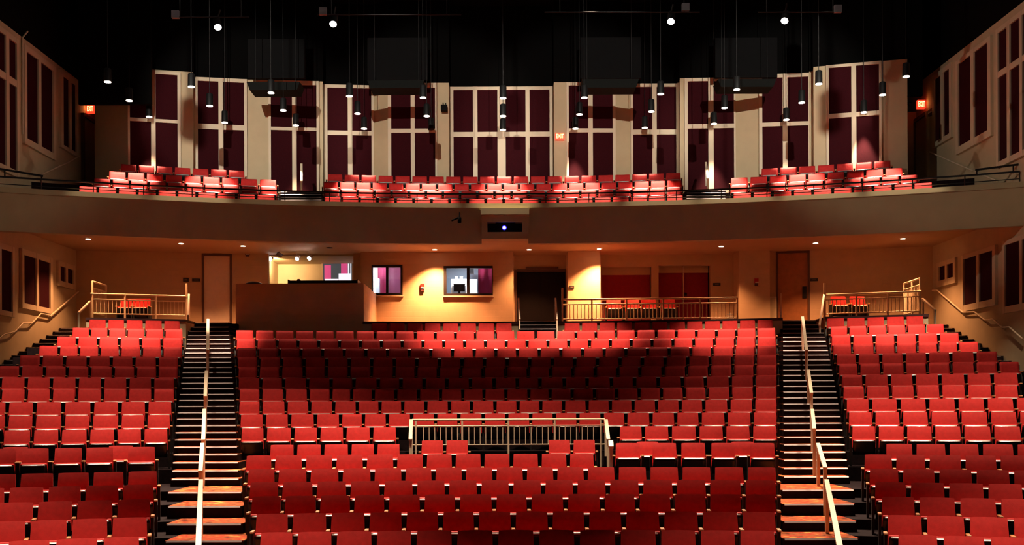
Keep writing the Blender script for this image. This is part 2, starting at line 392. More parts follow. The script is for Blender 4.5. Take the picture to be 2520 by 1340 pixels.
W1 = (916, 992, fW.z(726, 955), fW.z(652, 955)); W2 = (1093, 1214, fW.z(727, 1155), fW.z(654, 1155))
wall_open('wall_back', fW, 889, 1265, zf, SOF, [W1, W2], M_BLOCK, 'cream block wall with two dark framed windows')
DD = (1273, 1393, zf, fD.z(668, 1330))
wall_open('wall_back', fD, 1255, 1410, zf, SOF, [DD], M_BLOCK, 'recessed wall around the dark double door')
wall_open('wall_back', fM, 1399, 1479, zf, SOF, [], M_BLOCK, 'brightly lit cream wall right of the dark doors', th=1.0)
P1 = (1483, 1605, zf, fP.z(655, 1540)); P2 = (1622, 1750, zf, fP.z(652, 1690))
wall_open('wall_back', fP, 1470, 1830, zf, SOF, [P1, P2], M_BLOCK, 'recessed cream wall around two crimson openings')
wall_open('wall_back', fC, 1820, 1896, zf, SOF, [], M_BLOCK, 'cream pier left of the orange door', th=1.0)
wall_open('wall_back', fR, 1893, 2306, zf, SOF, [(1916, 1989, zf, fR.z(622, 1950))], M_BLOCK, 'cream block wall at the back right with a door')
o = box('wall_return', M_BLOCK, XP(1263.5, 37.7) - 0.2, XP(1263.5, 37.7), 37.72, 38.7, zf, SOF); tag(o, 'narrow cream return wall left of the dark doors', 'wall', kind='structure')
o = box('wall_return', M_BLOCK, XP(889, 37.7), XP(889, 37.7) + 0.15, 37.75, 38.1, zf, SOF); tag(o, 'narrow return wall right of the sound booth opening', 'wall', kind='structure')

# rooms behind the wall
def room(name, x0, x1, y0, y1, z0, z1, m, lab):
    t = 0.1
    for a in ((x0, x1, y1, y1 + t, z0, z1), (x0 - t, x0, y0, y1 + t, z0, z1), (x1, x1 + t, y0, y1 + t, z0, z1), (x0, x1, y0, y1 + t, z1, z1 + t), (x0, x1, y0, y1 + t, z0 - t, z0)):
        o = box(name, m, *a); tag(o, lab, 'wall', kind='structure')
room('wall_booth', XP(655, 38.3), XP(884, 38.3), 38.26, 40.4, zf, SOF - 0.05, M_CREAM, 'cream inner wall of the sound booth')
room('wall_office', XP(900, 38.3), XP(1010, 38.3), 37.96, 39.6, zf, SOF - 0.05, M_WHITEW, 'inner wall of the small lit office')
room('wall_projection', XP(1080, 38.3), XP(1232, 38.3), 37.96, 39.8, zf, SOF - 0.05, M_GREYW, 'blue grey inner wall of the equipment room')

def window(n, f, w, panes, lab):
    """w opening (pxa, pxb, za, zb); panes: pixel edges of the glass"""
    a, b, z0, z1 = w; r = f.root(f'window_{n}', a, z0); t = 0.075
    tag(r, lab, 'window', kind='structure')
    f.box('sill_rail', M_WFR, r, a, a, b, z0, z0 + t, -0.03, 0.12); f.box('head_rail', M_WFR, r, a, a, b, z1 - t, z1, -0.03, 0.12)
    e = t * F / f.D(a)
    for p, q in zip([a] + [x[1] for x in panes], [x[0] for x in panes] + [b]):
        f.box('stile', M_WFR, r, a, p, q, z0 + t, z1 - t, -0.03, 0.12)
    for p, q in panes: f.box('pane', M_GLASS, r, a, p, q, z0 + t, z1 - t, 0.04, 0.05)
    f.box('ledge', M_FRAME, r, a, a - 2, b + 3, z0 - 0.05, z0, -0.07, 0.0)
    return r
window(1, fW, W1, [(919, 951), (957, 987)], 'smaller dark framed window with pink curtains, beside the sound booth')
window(2, fW, W2, [(1100, 1150), (1157, 1212)], 'larger dark framed window onto the equipment room')

# ------------------------------------------------------------------ theatre seat meshes (seat faces -Y, origin on the floor)
def back_mesh():
    bm = bmesh.new(); nx, nz = 8, 6; fr, bk = [], []
    for j in range(nz + 1):
        t = j / nz; hw = 0.252 - 0.016 * t; rf, rb = [], []
        for i in range(nx + 1):
            s = -1 + 2 * i / nx
            z = 0.40 + 0.46 * t - (0.006 * abs(s) ** 8 * (t > 0.99)); e = 0.018 * (1 - (1 - t) ** 2 * 0) * (1 if t > 0.99 else 0)
            y = 0.135 * t - 0.035 * s * s + e - 0.012 * math.sin(math.pi * min(t * 1.15, 1)) - (0.018 if t == 0 else 0) * 0
            rf.append(bm.verts.new((hw * s, y, z))); rb.append(bm.verts.new((hw * s * 0.985, 0.135 * t - 0.035 * s * s + 0.075, z - 0.012)))
        fr.append(rf); bk.append(rb)
    for j in range(nz):
        for i in range(nx):
            bm.faces.new((fr[j][i], fr[j][i + 1], fr[j + 1][i + 1], fr[j + 1][i])); bm.faces.new((bk[j][i], bk[j + 1][i], bk[j + 1][i + 1], bk[j][i + 1]))
        bm.faces.new((fr[j][0], fr[j + 1][0], bk[j + 1][0], bk[j][0])); bm.faces.new((fr[j][nx], bk[j][nx], bk[j + 1][nx], fr[j + 1][nx]))
    for i in range(nx):
        bm.faces.new((fr[nz][i], fr[nz][i + 1], bk[nz][i + 1], bk[nz][i])); bm.faces.new((fr[0][i], bk[0][i], bk[0][i + 1], fr[0][i + 1]))
    bmesh.ops.recalc_face_normals(bm, faces=bm.faces[:])
    me = mesh('seat_backrest', bm, M_RED, smooth=True); me.set_sharp_from_angle(angle=math.radians(38)); return me
def bowed(name, m, prof, hw, bow, smooth=True, nx=6):
    bm = bmesh.new(); rings = []
    for i in range(nx + 1):
        s = -1 + 2 * i / nx
        rings.append([bm.verts.new((hw * s, y - bow * (1 - s * s), z)) for y, z in prof])
    n = len(prof)
    for a, b in zip(rings, rings[1:]):
        for k in range(n): bm.faces.new((a[k], b[k], b[(k + 1) % n], a[(k + 1) % n]))
    bm.faces.new(rings[0]); bm.faces.new(rings[-1][::-1])
    bmesh.ops.recalc_face_normals(bm, faces=bm.faces[:])
    return mesh(name, bm, m, smooth=smooth)
ME_BACK = back_mesh()
ME_CUSH = bowed('seat_cushion', M_RED, [(-0.195, 0.556), (-0.19, 0.578), (-0.16, 0.59), (-0.05, 0.47), (0.0, 0.36), (-0.06, 0.33)], 0.235, 0.025)
ME_PAN = bowed('seat_pan', M_PAN, [(-0.21, 0.545), (-0.205, 0.50), (-0.15, 0.34), (-0.09, 0.25), (-0.045, 0.25), (-0.065, 0.33), (-0.196, 0.55)], 0.238, 0.028)
ME_TRIM = bowed('seat_trim', M_TRIM, [(-0.212, 0.540), (-0.226, 0.543), (-0.220, 0.554), (-0.196, 0.572), (-0.19, 0.572), (-0.19, 0.545)], 0.205, 0.030, nx=10)
def blk(name, m, x0, x1, y0, y1, z0, z1, bev=0.006):
    bm = bmesh.new(); bmesh.ops.create_cube(bm, size=1.0)
    for v in bm.verts: v.co = Vector(((x0 + x1) / 2 + v.co.x * (x1 - x0), (y0 + y1) / 2 + v.co.y * (y1 - y0), (z0 + z1) / 2 + v.co.z * (z1 - z0)))
    if bev: bmesh.ops.bevel(bm, geom=bm.edges[:], offset=bev, segments=1, affect='EDGES')
    return mesh(name, bm, m)
ME_ARM = {s: blk('seat_armrest', M_WOOD, s * 0.28 - 0.028, s * 0.28 + 0.028, -0.22, 0.04, 0.592, 0.622) for s in (-1, 1)}
ME_STD = {s: blk('seat_support', M_STD, s * 0.28 - 0.02, s * 0.28 + 0.02, -0.17, 0.09, 0.0, 0.592, 0) for s in (-1, 1)}
PARTS = [('backrest', ME_BACK), ('seat_cushion', ME_CUSH), ('seat_pan', ME_PAN), ('seat_trim', ME_TRIM), ('armrest', ME_ARM[1]), ('support', ME_STD[1])]
PARTL = [('armrest', ME_ARM[-1]), ('support', ME_STD[-1])]

ALL = []   # (pixel pitch, location, rz, xscale, both arms, label, group)
def rowname(i): return 'front row' if i == 1 else 'eighth row' if i == 75 else (ORD[i - 1] if i < 8 else ORD[i]) + ' row'
def add_row(i, edges, block, gap=1.0, D=None, both=False, note=None):
    """seats between consecutive pixel edges on row i"""
    Dc = D or ROWD[i]; xa = row_xa(i) * Dc / ROWD[i]; n = len(edges) - 1; z = rowz(i)
    for k in range(n):
        a, b = edges[k], edges[k + 1]; xl, dl = on_row(a, Dc, xa); xr, dr = on_row(b, Dc, xa); X, d = on_row((a + b) / 2, Dc, xa)
        pitch = math.hypot(xr - xl, dr - dl); rz = math.atan2(dr - dl, xr - xl)
        s = min(max(pitch / 0.56, 0.88), 1.16)
        o = k if block != 'left' else n - 1 - k
        frm = {'left': 'from the aisle', 'right': 'from the aisle', 'centre': 'from the left aisle'}[block]
        lab = note[k] if note else f'red theatre seat, {block} block, {rowname(i)}, {ORD[o]} seat {frm}'
        ALL.append((b - a, (X, d, z), rz, s, both or k == 0, lab, f'theatre seats in the {block} block'))
def lin(a, b, n): return [a + (b - a) * t / n for t in range(n + 1)]
C = 'centre'
add_row(1, [632, 723, 820, 919, 1017, 1117, 1218, 1319, 1419, 1520, 1620, 1718, 1815, 1913], C)
add_row(2, [622, 712, 807, 902, 993, 1083, 1171, 1262, 1353, 1443, 1534, 1628, 1723, 1822, 1914], C)
add_row(3, [612, 694, 781, 865, 950, 1038, 1125, 1215, 1301, 1391, 1482, 1568, 1655, 1742, 1829, 1914], C)
add_row(4, [608, 688, 773, 856, 939, 1020, 1099, 1178, 1257, 1336, 1415, 1495, 1577, 1660, 1742, 1829, 1915], C)
add_row(5, [604, 679, 758, 837, 916, 992, 1066, 1141, 1216, 1291, 1366, 1441, 1517, 1595, 1674, 1754, 1835, 1915], C)
add_row(6, [600, 671, 747, 822, 897, 972, 1045, 1116, 1187, 1258, 1328, 1398, 1465], C)
add_row(7, [660, 726, 793, 860, 924, 987], C, note=[f'red seat left of the wheelchair bay railing, cross-aisle row, {ORD[k]} from left' for k in range(5)])
for k, (a, b) in enumerate([(1510, 1580), (1601, 1669), (1672, 1740), (1746, 1813), (1841, 1911)]):
    add_row(7, [a, b], C, both=True, note=[f'loose red seat on the cross aisle right of the railing, {ORD[k]} from left'])
for k, (a, b) in enumerate([(1562, 1625), (1796, 1859)]):
    add_row(7, [a, b], C, D=23.35, both=True, note=[f'red seat half hidden behind the loose cross-aisle seats, {("left", "right")[k]} of the two in centre block'])
for k, (a, b) in enumerate([(1033, 1094), (1094, 1155), (1346, 1407), (1407, 1468)]):
    add_row(7, [a, b], C, D=24.62, both=True, note=[f'red seat inside the wheelchair bay before the railing, {ORD[k]} of four from left'])
add_row(75, [590, 652, 720, 784, 848, 914, 978], C, note=[f'red theatre seat, eighth row, left of the wheelchair bay, {ORD[k]} from left aisle' for k in range(6)])
add_row(75, [1521, 1583, 1649, 1717, 1783, 1849, 1915], C, note=[f'red theatre seat, eighth row, right of the wheelchair bay, {ORD[5-k]} from right aisle' for k in range(6)])
add_row(8, [588, 650, 712, 776, 838, 894, 953, 1013, 1072, 1129, 1189, 1247, 1306, 1364, 1422, 1482, 1540, 1602, 1663, 1723, 1787, 1851, 1915], C)
add_row(9, [585, 642, 704, 762, 821, 879, 935, 991, 1048, 1106, 1160, 1218, 1275, 1331, 1387, 1445, 1502, 1558, 1616, 1674, 1732, 1794, 1855, 1915], C)
add_row(10, [586, 642, 700, 759, 815, 865, 919, 974, 1030, 1084, 1139, 1191, 1245, 1302, 1354, 1408, 1463, 1517, 1573, 1628, 1684, 1740, 1799, 1857, 1915], C)
add_row(11, [584, 642, 698, 757, 815, 871, 931, 987, 1044, 1100, 1158, 1216, 1273, 1329, 1389, 1445, 1505, 1562, 1620, 1680, 1736, 1798, 1857, 1915], C)
add_row(12, [584, 636, 691, 749, 803, 859, 914, 970, 1024, 1079, 1134, 1189, 1245, 1300, 1355, 1410, 1465, 1521, 1575, 1632, 1690, 1746, 1804, 1858, 1915], C)
add_row(13, lin(582, 1915, 24), C); add_row(14, lin(581, 1914, 25), C); add_row(15, lin(580, 1913, 26), C)
add_row(16, lin(578, 1912, 27), C)
add_row(17, lin(912, 1263, 8), C); add_row(17, lin(1387, 1905, 12), C)
Lb, Rb = 'left', 'right'
add_row(1, [9, 127, 246, 348], Lb); add_row(2, [-38, 66, 169, 269, 367], Lb); add_row(3, [-12, 85, 182, 282, 375], Lb)
add_row(4, [-84, 14, 111, 203, 297, 383], Lb); add_row(5, [-48, 43, 135, 223, 309, 391], Lb)
for k, (a, b) in enumerate([(-35, 43), (47, 123), (128, 205), (206, 283), (309, 386)]):
    add_row(7, [a, b], Lb, D=22.1, both=True, note=[f'loose red seat on the cross aisle, left block, {ORD[4-k]} from the aisle'])
for k, (a, b) in enumerate([(0, 72), (262, 332)]):
    add_row(7, [a, b], Lb, D=23.1, both=True, note=[f'red seat half hidden behind loose cross-aisle seats, left block, {("farther from", "nearer to")[k]} the aisle'])
add_row(75, [4, 78, 147, 217, 285, 351, 416], Lb); add_row(8, [-55, 16, 83, 155, 224, 295, 359, 422], Lb); add_row(9, [-52, 17, 85, 155, 227, 295, 361, 426], Lb)
add_row(10, [0, 64, 126, 188, 252, 314, 376, 432], Lb); add_row(11, [0, 64, 126, 190, 253, 315, 376, 433], Lb)
add_row(12, [-8, 50, 109, 165, 221, 279, 334, 388, 441], Lb); add_row(13, [45, 101, 159, 217, 274, 330, 388, 442], Lb)
add_row(14, [93, 145, 194, 245, 296, 349, 400, 451], Lb); add_row(15, [137, 190, 242, 294, 347, 399, 451], Lb); add_row(16, [176, 222, 267, 312, 358, 405, 453], Lb)
add_row(17, [217, 264, 309, 355, 402, 446], Lb)
add_row(1, [2202, 2314, 2431, 2548], Rb); add_row(2, [2177, 2274, 2380, 2489, 2597], Rb); add_row(3, [2163, 2256, 2357, 2458, 2560], Rb); add_row(4, [2147, 2235, 2330, 2427, 2523], Rb)
add_row(5, [2134, 2216, 2306, 2398, 2491, 2584], Rb); add_row(6, [2122, 2200, 2282, 2371, 2458, 2545], Rb); add_row(7, [2176, 2250, 2332, 2414, 2500, 2585], Rb)
add_row(75, [2093, 2158, 2228, 2297, 2369, 2443, 2517], Rb); add_row(8, [2085, 2150, 2218, 2288, 2362, 2435, 2507, 2580], Rb); add_row(9, [2080, 2142, 2212, 2283, 2355, 2427, 2499, 2570], Rb)
add_row(10, [2072, 2130, 2192, 2253, 2316, 2379, 2444, 2510], Rb); add_row(11, [2068, 2126, 2189, 2250, 2314, 2378, 2443, 2510], Rb)
add_row(12, [2062, 2114, 2170, 2228, 2283, 2341, 2401, 2458, 2513], Rb); add_row(13, [2056, 2110, 2168, 2226, 2284, 2341, 2401, 2459], Rb)
add_row(14, [2048, 2098, 2154, 2205, 2258, 2310, 2359, 2412], Rb); add_row(15, [2044, 2097, 2152, 2205, 2258, 2311, 2364], Rb); add_row(16, [2042, 2088, 2136, 2184, 2232, 2281, 2326], Rb)
add_row(17, [2033, 2082, 2132, 2180, 2229, 2277], Rb)
REST = []
def add_balcony(i, edges, lab):
    for k in range(len(edges) - 1):
        a, b = edges[k], edges[k + 1]; big = dict(R=34.0)
        xl, dl = on_row(a, BROWD[i], 99); xr, dr = on_row(b, BROWD[i], 99); X, d = on_row((a + b) / 2, BROWD[i], 99)
        pitch = math.hypot(xr - xl, dr - dl)
        REST.append(((X, d, CZ + BROWT[i] - SEATH), math.atan2(dr - dl, xr - xl), min(max(pitch / 0.56, 0.88), 1.16), k == 0))
add_balcony(1, lin(194, 681, 10), 'l'); add_balcony(2, lin(231, 686, 10), 'l'); add_balcony(3, lin(268, 685, 9), 'l'); add_balcony(4, lin(297, 607, 7), 'l')
add_balcony(1, lin(798, 1685, 20), 'c'); add_balcony(2, lin(797, 1683, 21), 'c'); add_balcony(3, lin(796, 1682, 22), 'c'); add_balcony(4, lin(806, 1680, 21), 'c')
add_balcony(1, lin(1804, 2299, 10), 'r'); add_balcony(2, lin(1798, 2263, 10), 'r'); add_balcony(3, lin(1798, 2226, 9), 'r'); add_balcony(4, lin(1873, 2197, 7), 'r')

def make_seat(loc, rz, s, both, lab, group, name='theatre_seat'):
    r = empty(name, loc, rz); tag(r, lab, 'theatre seat', group)
    for nm, me in PARTS + (PARTL if both else []): link(nm, me, r, (0, 0, 0), (0, 0, 0), (s, 1, 1))
    return r
ALL.sort(key=lambda a: -a[0])
NIND = 292
for a in ALL[:NIND]: make_seat(*a[1:])
# the rest of the seats: smaller in view than the first 300, one object
def joined(name, items, lab, cat):
    vs, fs, mi, ms = [], [], [], []
    for loc, rz, s, both in items:
        T = Matrix.Translation(loc) @ Matrix.Rotation(rz, 4, 'Z') @ Matrix.Diagonal((s, 1, 1, 1))
        for nm, me in PARTS + (PARTL if both else []):
            m = me.materials[0]
            if m not in ms: ms.append(m)
            k = ms.index(m); o = len(vs)
            vs.extend((T @ v.co)[:] for v in me.vertices)
            for p in me.polygons: fs.append([o + q for q in p.vertices]); mi.append(k)
    me = bpy.data.meshes.new(name); me.from_pydata(vs, [], fs)
    for m in ms: me.materials.append(m)
    me.polygons.foreach_set('material_index', mi); me.polygons.foreach_set('use_smooth', [True] * len(fs)); me.update()
    o = link(name, me); tag(o, lab, cat, kind='stuff')
    return o
joined('theatre_seats', [a[1:5] for a in ALL[NIND:]] + REST, 'red theatre seats in the rear rows and on the balcony', 'seats')

# nosing strip with a sloped front face (unit size)
def nosing_mesh():
    bm = bmesh.new(); pr = [(-0.5, -0.5), (-0.5, -0.25), (0.0, 0.5), (0.5, 0.5), (0.5, -0.5)]
    a = [bm.verts.new((-0.5, y, z)) for y, z in pr]; b = [bm.verts.new((0.5, y, z)) for y, z in pr]
    bm.faces.new(a); bm.faces.new(b[::-1])
    for i in range(5): bm.faces.new((a[i], a[(i + 1) % 5], b[(i + 1) % 5], b[i]))
    bmesh.ops.recalc_face_normals(bm, faces=bm.faces[:]); return mesh('nosing_strip', bm, M_NOSE)
ME_NOSE = nosing_mesh()
# ------------------------------------------------------------------ aisle stairs
def step_z(k): return CZ + (-1.60 + 0.15 * k) - 0.012
def step_D(k): return 22.5 + 0.41 * (k - 1)
LOWER = [(20.9, rowz(7)), (19.75, rowz(6)), (18.75, rowz(5)), (17.75, rowz(4)), (16.7, rowz(3)), (15.7, rowz(2))]
for side, nm in ((-1, 'left'), (1, 'right')):
    pc = 480 if side < 0 else 2010
    r = empty('aisle_stairs', (XP(pc, 21.0), 21.0, rowz(7))); tag(r, f'long carpeted {nm} aisle stairs with pale metal nosings', 'stairs', 'aisle stairs')
    def one(Dn, z, e0, e1, depth, k):
        x0, x1 = XP(e0, Dn), XP(e1, Dn); ol = r.location
        st = box('step', M_DARKC, x0 - ol.x, x1 - ol.x, Dn - ol.y, Dn + depth - ol.y, z - 0.9 - ol.z, z - ol.z, r)
        td = link('tread', unit_box(M_CARPET), st, (0, 0, 0.5), (0, 0, 0), (0.99, 0.99, 0.024 / st.scale[2]))
        n = link('nosing', ME_NOSE, st); sx, sy, sz = st.scale
        n.scale = ((x1 - x0 - 0.06) / sx, 0.05 / sy, 0.032 / sz); n.location = (0, -0.5 + 0.0 / sy, 0.5 - 0.005 / sz)
    for k in range(1, 29):
        t = (k - 1) / 27 * 0.72 + 0.28; e0, e1 = aisle(side, t)
        one(step_D(k), step_z(k) if k < 28 else LAND_Z - 0.0, e0, e1, 1.3, k)
    for q, (Dn, z) in enumerate(LOWER):
        e0, e1 = aisle(side, max(0, 0.2 - 0.05 * q))
        if q == 0: e0 -= 4; e1 += 4
        one(Dn, z, e0, e1, 1.5, q)
# side aisle stairs along the walls
for side, nm in ((-1, 'left'), (1, 'right')):
    r = empty('side_stairs', (side * (W - 0.65), 26.0, CZ)); tag(r, f'dark steps climbing along the {nm} side wall', 'stairs', 'side aisle stairs')
    for k in range(0, 29):
        Dn = 21.76 + 0.49 * k; z = step_z(k)
        hw_ = 0.63 if k < 24 else 1.10; cx_ = 0.0 if k < 24 else -side * 0.47
        st = box('step', M_DARKC, cx_ - hw_, cx_ + hw_, Dn - 26.0, Dn + 1.4 - 26.0, z - 0.8 - CZ, z + 0.012 - CZ, r)
        n = link('nosing', ME_NOSE, st); sx, sy, sz = st.scale
        n.scale = ((2 * hw_ - 0.15) / sx, 0.04 / sy, 0.02 / sz); n.location = (0, -0.5 + 0.012 / sy, 0.5 - 0.008 / sz)
# short central steps to the dark doors
r = empty('door_steps', (XP(1323, 33.2), 33.0, rowz(17))); tag(r, 'short dark steps with bright nosings below the dark double door', 'stairs')
for k, (py, Dn) in enumerate(((808.5, 33.25), (798.5, 33.6), (790, 34.0))):
    z = ZP(py, Dn); x0, x1 = LX['ca']; ol = r.location
    st = box('step', M_DARKC, x0 - ol.x, x1 - ol.x, Dn - ol.y, Dn + 1.3 - ol.y, z - 0.6 - ol.z, z - ol.z, r)
    n = link('nosing', ME_NOSE, st); sx, sy, sz = st.scale
    n.scale = (0.98, 0.05 / sy, 0.03 / sz); n.location = (0, -0.5, 0.5 - 0.01 / sz)
# balcony stairs
for side, (e0, e1) in ((-1, (692, 794)), (1, (1691, 1788))):
    r = empty('balcony_stairs', (XP((e0 + e1) / 2, 33.0), 33.0, CZ + 5.6)); tag(r, f'dark balcony steps with shiny nosings between the seats on the {"left" if side < 0 else "right"}', 'stairs', 'balcony stairs'); ol = r.location
    for k in range(4, 10):
        z = CZ + 5.60 + 0.147 * k; Dn = 31.9 + 0.32 * k; x0, x1 = XP(e0, Dn), XP(e1, Dn)
        if k > 8: continue
        st = box('step', M_DARKC, x0 - ol.x, x1 - ol.x, Dn - ol.y, Dn + (1.2 if k < 8 else 2.3) - ol.y, max(z - 0.6, SOF + 0.22) - ol.z, z - ol.z, r)
        n = link('nosing', ME_NOSE, st); sx, sy, sz = st.scale
        n.scale = (0.98, 0.05 / sy, 0.03 / sz); n.location = (0, -0.5, 0.5 - 0.01 / sz)

# ------------------------------------------------------------------ stair handrails
def hand_rail(a, b, lab, drop=1.0, w=0.075, group='aisle handrails'):
    """a upper/far end, b lower/near end of the grab rail"""
    a, b = Vector(a), Vector(b); base = Vector((b.x, b.y, b.z - drop)); r = empty('stair_handrail', base); tag(r, lab, 'handrail', group)
    A, B = a - base, b - base
    bar('grab_rail', M_RAIL, A, B, w, 0.05, r)
    for q in (A.lerp(B, 0.04), A.lerp(B, 0.96)): bar('post', M_RAIL, q, q - Vector((0, 0, drop)), w * 0.8, 0.05, r)
    return r
def kp(k): return 22.5 + 0.41 * (k - 1)
for side, nm, segs in ((-1, 'left', [((512, 786, 31.2), (511, 862, 28.6)), ((508, 913, 27.0), (505, 976, 25.0)), ((503, 1008, 24.1), (500, 1083, 22.4)), ((498, 1092, 21.9), (493, 1160, 19.6)), ((494, 1182, 18.6), (488, 1352, 14.2))]),
                       (1, 'right', [((1975, 780, 31.2), (1985, 862, 28.4)), ((1989, 911, 27.0), (1997, 968, 25.0)), ((1999, 1008, 24.1), (2004, 1056, 22.6)), ((2013, 1092, 21.9), (2031, 1152, 19.6)), ((2034, 1182, 18.6), (2068, 1352, 14.2))])):
    for k, (a, b) in enumerate(segs):
        hand_rail(P(*a), P(*b), f'cream handrail on the {nm} aisle stairs, {ORD[len(segs)-1-k]} from the bottom')
for nm, a, b in (('left', (742, 404, 36.2), (742, 446, 34.6)), ('right', (1737, 400, 36.2), (1742, 440, 34.6))):
    hand_rail(P(*a), P(*b), f'pale wooden handrail standing on the {nm} balcony steps', 0.75, 0.07, 'balcony stair handrails')
hand_rail(P(2028, 726, 34.4), P(2017, 800, 32.6), 'cream handrail at the top right of the right aisle', 0.8, 0.06, 'landing handrails')
hand_rail(P(1922, 722, 34.4), P(1921, 776, 33.6), 'cream handrail at the top left of the right aisle', 0.7, 0.05, 'landing handrails')
hand_rail(P(465, 724, 34.4), P(463, 776, 33.4), 'cream handrail at the top left of the left aisle', 0.7, 0.06, 'landing handrails')
hand_rail(P(1276, 734, 34.3), P(1279, 786, 33.3), 'cream handrail left of the dark door steps', 0.75, 0.05, 'door step handrails')
hand_rail(P(1367, 734, 34.3), P(1371, 786, 33.3), 'cream handrail right of the dark door steps', 0.75, 0.05, 'door step handrails')
hand_rail(P(222, 741, 33.6), P(193, 770, 32.4), 'cream handrail left of the left landing railing', 0.7, 0.06, 'landing handrails')
hand_rail(P(2270, 735, 33.6), P(2302, 763, 32.4), 'cream handrail right of the right landing railing', 0.7, 0.06, 'landing handrails')

# ------------------------------------------------------------------ railings with balusters
def railing(lab, a, b, zs, posts, nbal, name='landing_railing', m=M_RAIL, w=0.05, group='landing railings', over=0.0, bskip=()):
    """a, b plan ends (x, y); zs = (foot, bottom rail, second rail, top rail); posts = fractions"""
    a, b = Vector((*a, 0)), Vector((*b, 0)); r = empty(name, (a.x, a.y, zs[0])); tag(r, lab, 'railing', group)
    def q(t, z): return (b - a) * t + Vector((0, 0, z - zs[0]))
    bar('top_rail', m, q(-over, zs[3]), q(1 + over, zs[3]), w * 1.25, w * 1.25, r, True); bar('second_rail', m, q(0, zs[2]), q(1, zs[2]), w * 0.85, w * 0.85, r, True); bar('bottom_rail', m, q(0, zs[1]), q(1, zs[1]), w * 0.85, w * 0.85, r, True)
    for t in posts: bar('post', m, q(t, zs[0]), q(t, zs[3]), w, w, r)
    for k in range(1, nbal):
        t = k / nbal
        if any(abs(t - p) < 0.4 / nbal for p in posts): continue
        bar('baluster', m, q(t, zs[1]), q(t, zs[2]), w * 0.42, w * 0.42, r)
    return r
def plan(px, D): return (XP(px, D), D)
zl = LAND_Z + 0.03
railing('cream railing with balusters along the left landing', plan(229, 34.7), plan(459, 35.6), (zl, CZ + 3.0, CZ + 3.45, CZ + 3.62), (0, 0.34, 0.67, 1), 24, over=0.02)
railing('short side return of the left landing railing', plan(229, 34.75), plan(262, 36.0), (zl, CZ + 3.02, CZ + 3.82, CZ + 4.02), (0, 1), 12)
railing('cream railing with balusters along the right landing', plan(2031, 35.4), plan(2264, 34.4), (zl, CZ + 2.95, CZ + 3.40, CZ + 3.56), (0, 0.34, 0.67, 1), 24, over=0.02)
railing('short side return of the right landing railing', plan(2266, 34.45), plan(2226, 36.0), (zl, CZ + 2.97, CZ + 3.78, CZ + 3.98), (0, 0.5, 1), 12)
railing('long cream railing before the crimson openings', plan(1385, 36.0), plan(1815, 35.6), (zl, CZ + 2.86, CZ + 3.34, CZ + 3.50), (0, 0.17, 0.37, 0.58, 0.79, 1), 46)
for lab, px, y0, y1, D in (('tall cream end post of the left landing railing', 459, 697, 730, 35.6), ('tall cream end post of the right landing railing', 2029, 696, 728, 35.4), ('tall thin end post of the long railing by the dark doors', 1384, 708, 740, 36.0)):
    o = bar('rail_post', M_RAIL, P(px, y1, D), P(px, y0, D), 0.06, 0.06); tag(o, lab, 'post', 'landing railings')
# wheelchair bay railing
zb = rowz(7); b0, b1 = plan(1014, 24.98), plan(1488, 24.98)
railing('tan railing with thin balusters around the wheelchair bay', b0, b1, (zb, ZP(1093, 25), ZP(1047, 25), ZP(1031.5, 25)), (0.02, 0.26, 0.5, 0.74, 0.98), 34, name='wheelchair_bay_railing', w=0.04, group='wheelchair bay rails')
for nm, a, b in (('left', (1012, 1033, 24.95), (1010, 1082, 23.9)), ('right', (1491, 1033, 24.95), (1497, 1082, 23.9))):
    hand_rail(P(*a), P(*b), f'cream sloping rail at the {nm} end of the wheelchair bay railing', 0.80, 0.08, 'wheelchair bay rails')
hand_rail(P(1503, 1085, 23.6), P(1504, 1100, 22.6), 'short looped cream rail beside the wheelchair bay', 0.65, 0.1, 'wheelchair bay rails')

# balcony black guard rail (curved) and parapet posts
r = empty('balcony_guard_rail', (0, 33.3, FTOP + 0.07)); tag(r, 'black guard rail along the whole balcony ledge', 'railing'); ol = r.location
def bal_pt(X, z): return Vector((X, bfront(X) + 0.12, z)) - ol
xs2 = [-W + 0.05 + (2 * W - 0.1) * t / 22 for t in range(23)]
for nm, z, w in (('top_rail', CZ + 6.47, 0.045), ('mid_rail', CZ + 6.27, 0.022)):
    bm = bmesh.new(); rings = []
    for X in [-W + 0.05 + (2 * W - 0.1) * t / 60 for t in range(61)]:
        c = bal_pt(X, z); rings.append([bm.verts.new(c + Vector((0, w / 2 * a, w / 2 * b))) for a, b in ((-1, -1), (1, -1), (1, 1), (-1, 1))])
    for a, b in zip(rings, rings[1:]):
        for i in range(4): bm.faces.new((a[i], b[i], b[(i + 1) % 4], a[(i + 1) % 4]))
    bm.faces.new(rings[0]); bm.faces.new(rings[-1][::-1]); bmesh.ops.recalc_face_normals(bm, faces=bm.faces[:])
    link(nm, mesh(nm, bm, M_BLACK), r)
for X in xs2: bar('post', M_BLACK, bal_pt(X, FTOP + 0.06), bal_pt(X, CZ + 6.47), 0.025, 0.025, r)
for sd, nm, pa, pb in ((-1, 'left', (-20, 412), (106, 433)), (1, 'right', (2525, 402), (2400, 418))):
    Da, Db = 30.6, 31.0; a, b = P(*pa, Da), P(*pb, Db); base = Vector((b.x, b.y, CZ + 6.47)); r = empty('balcony_end_rail', base)
    tag(r, f'black stepped guard rail at the {nm} end of the balcony', 'railing', 'balcony end rails')
    bar('top_rail', M_BLACK, a - base, b - base, 0.05, 0.05, r)
    for t in (0.25, 0.97): q = a.lerp(b, t) - base; bar('post', M_BLACK, q, Vector((q.x, q.y, 0)), 0.03, 0.03, r)
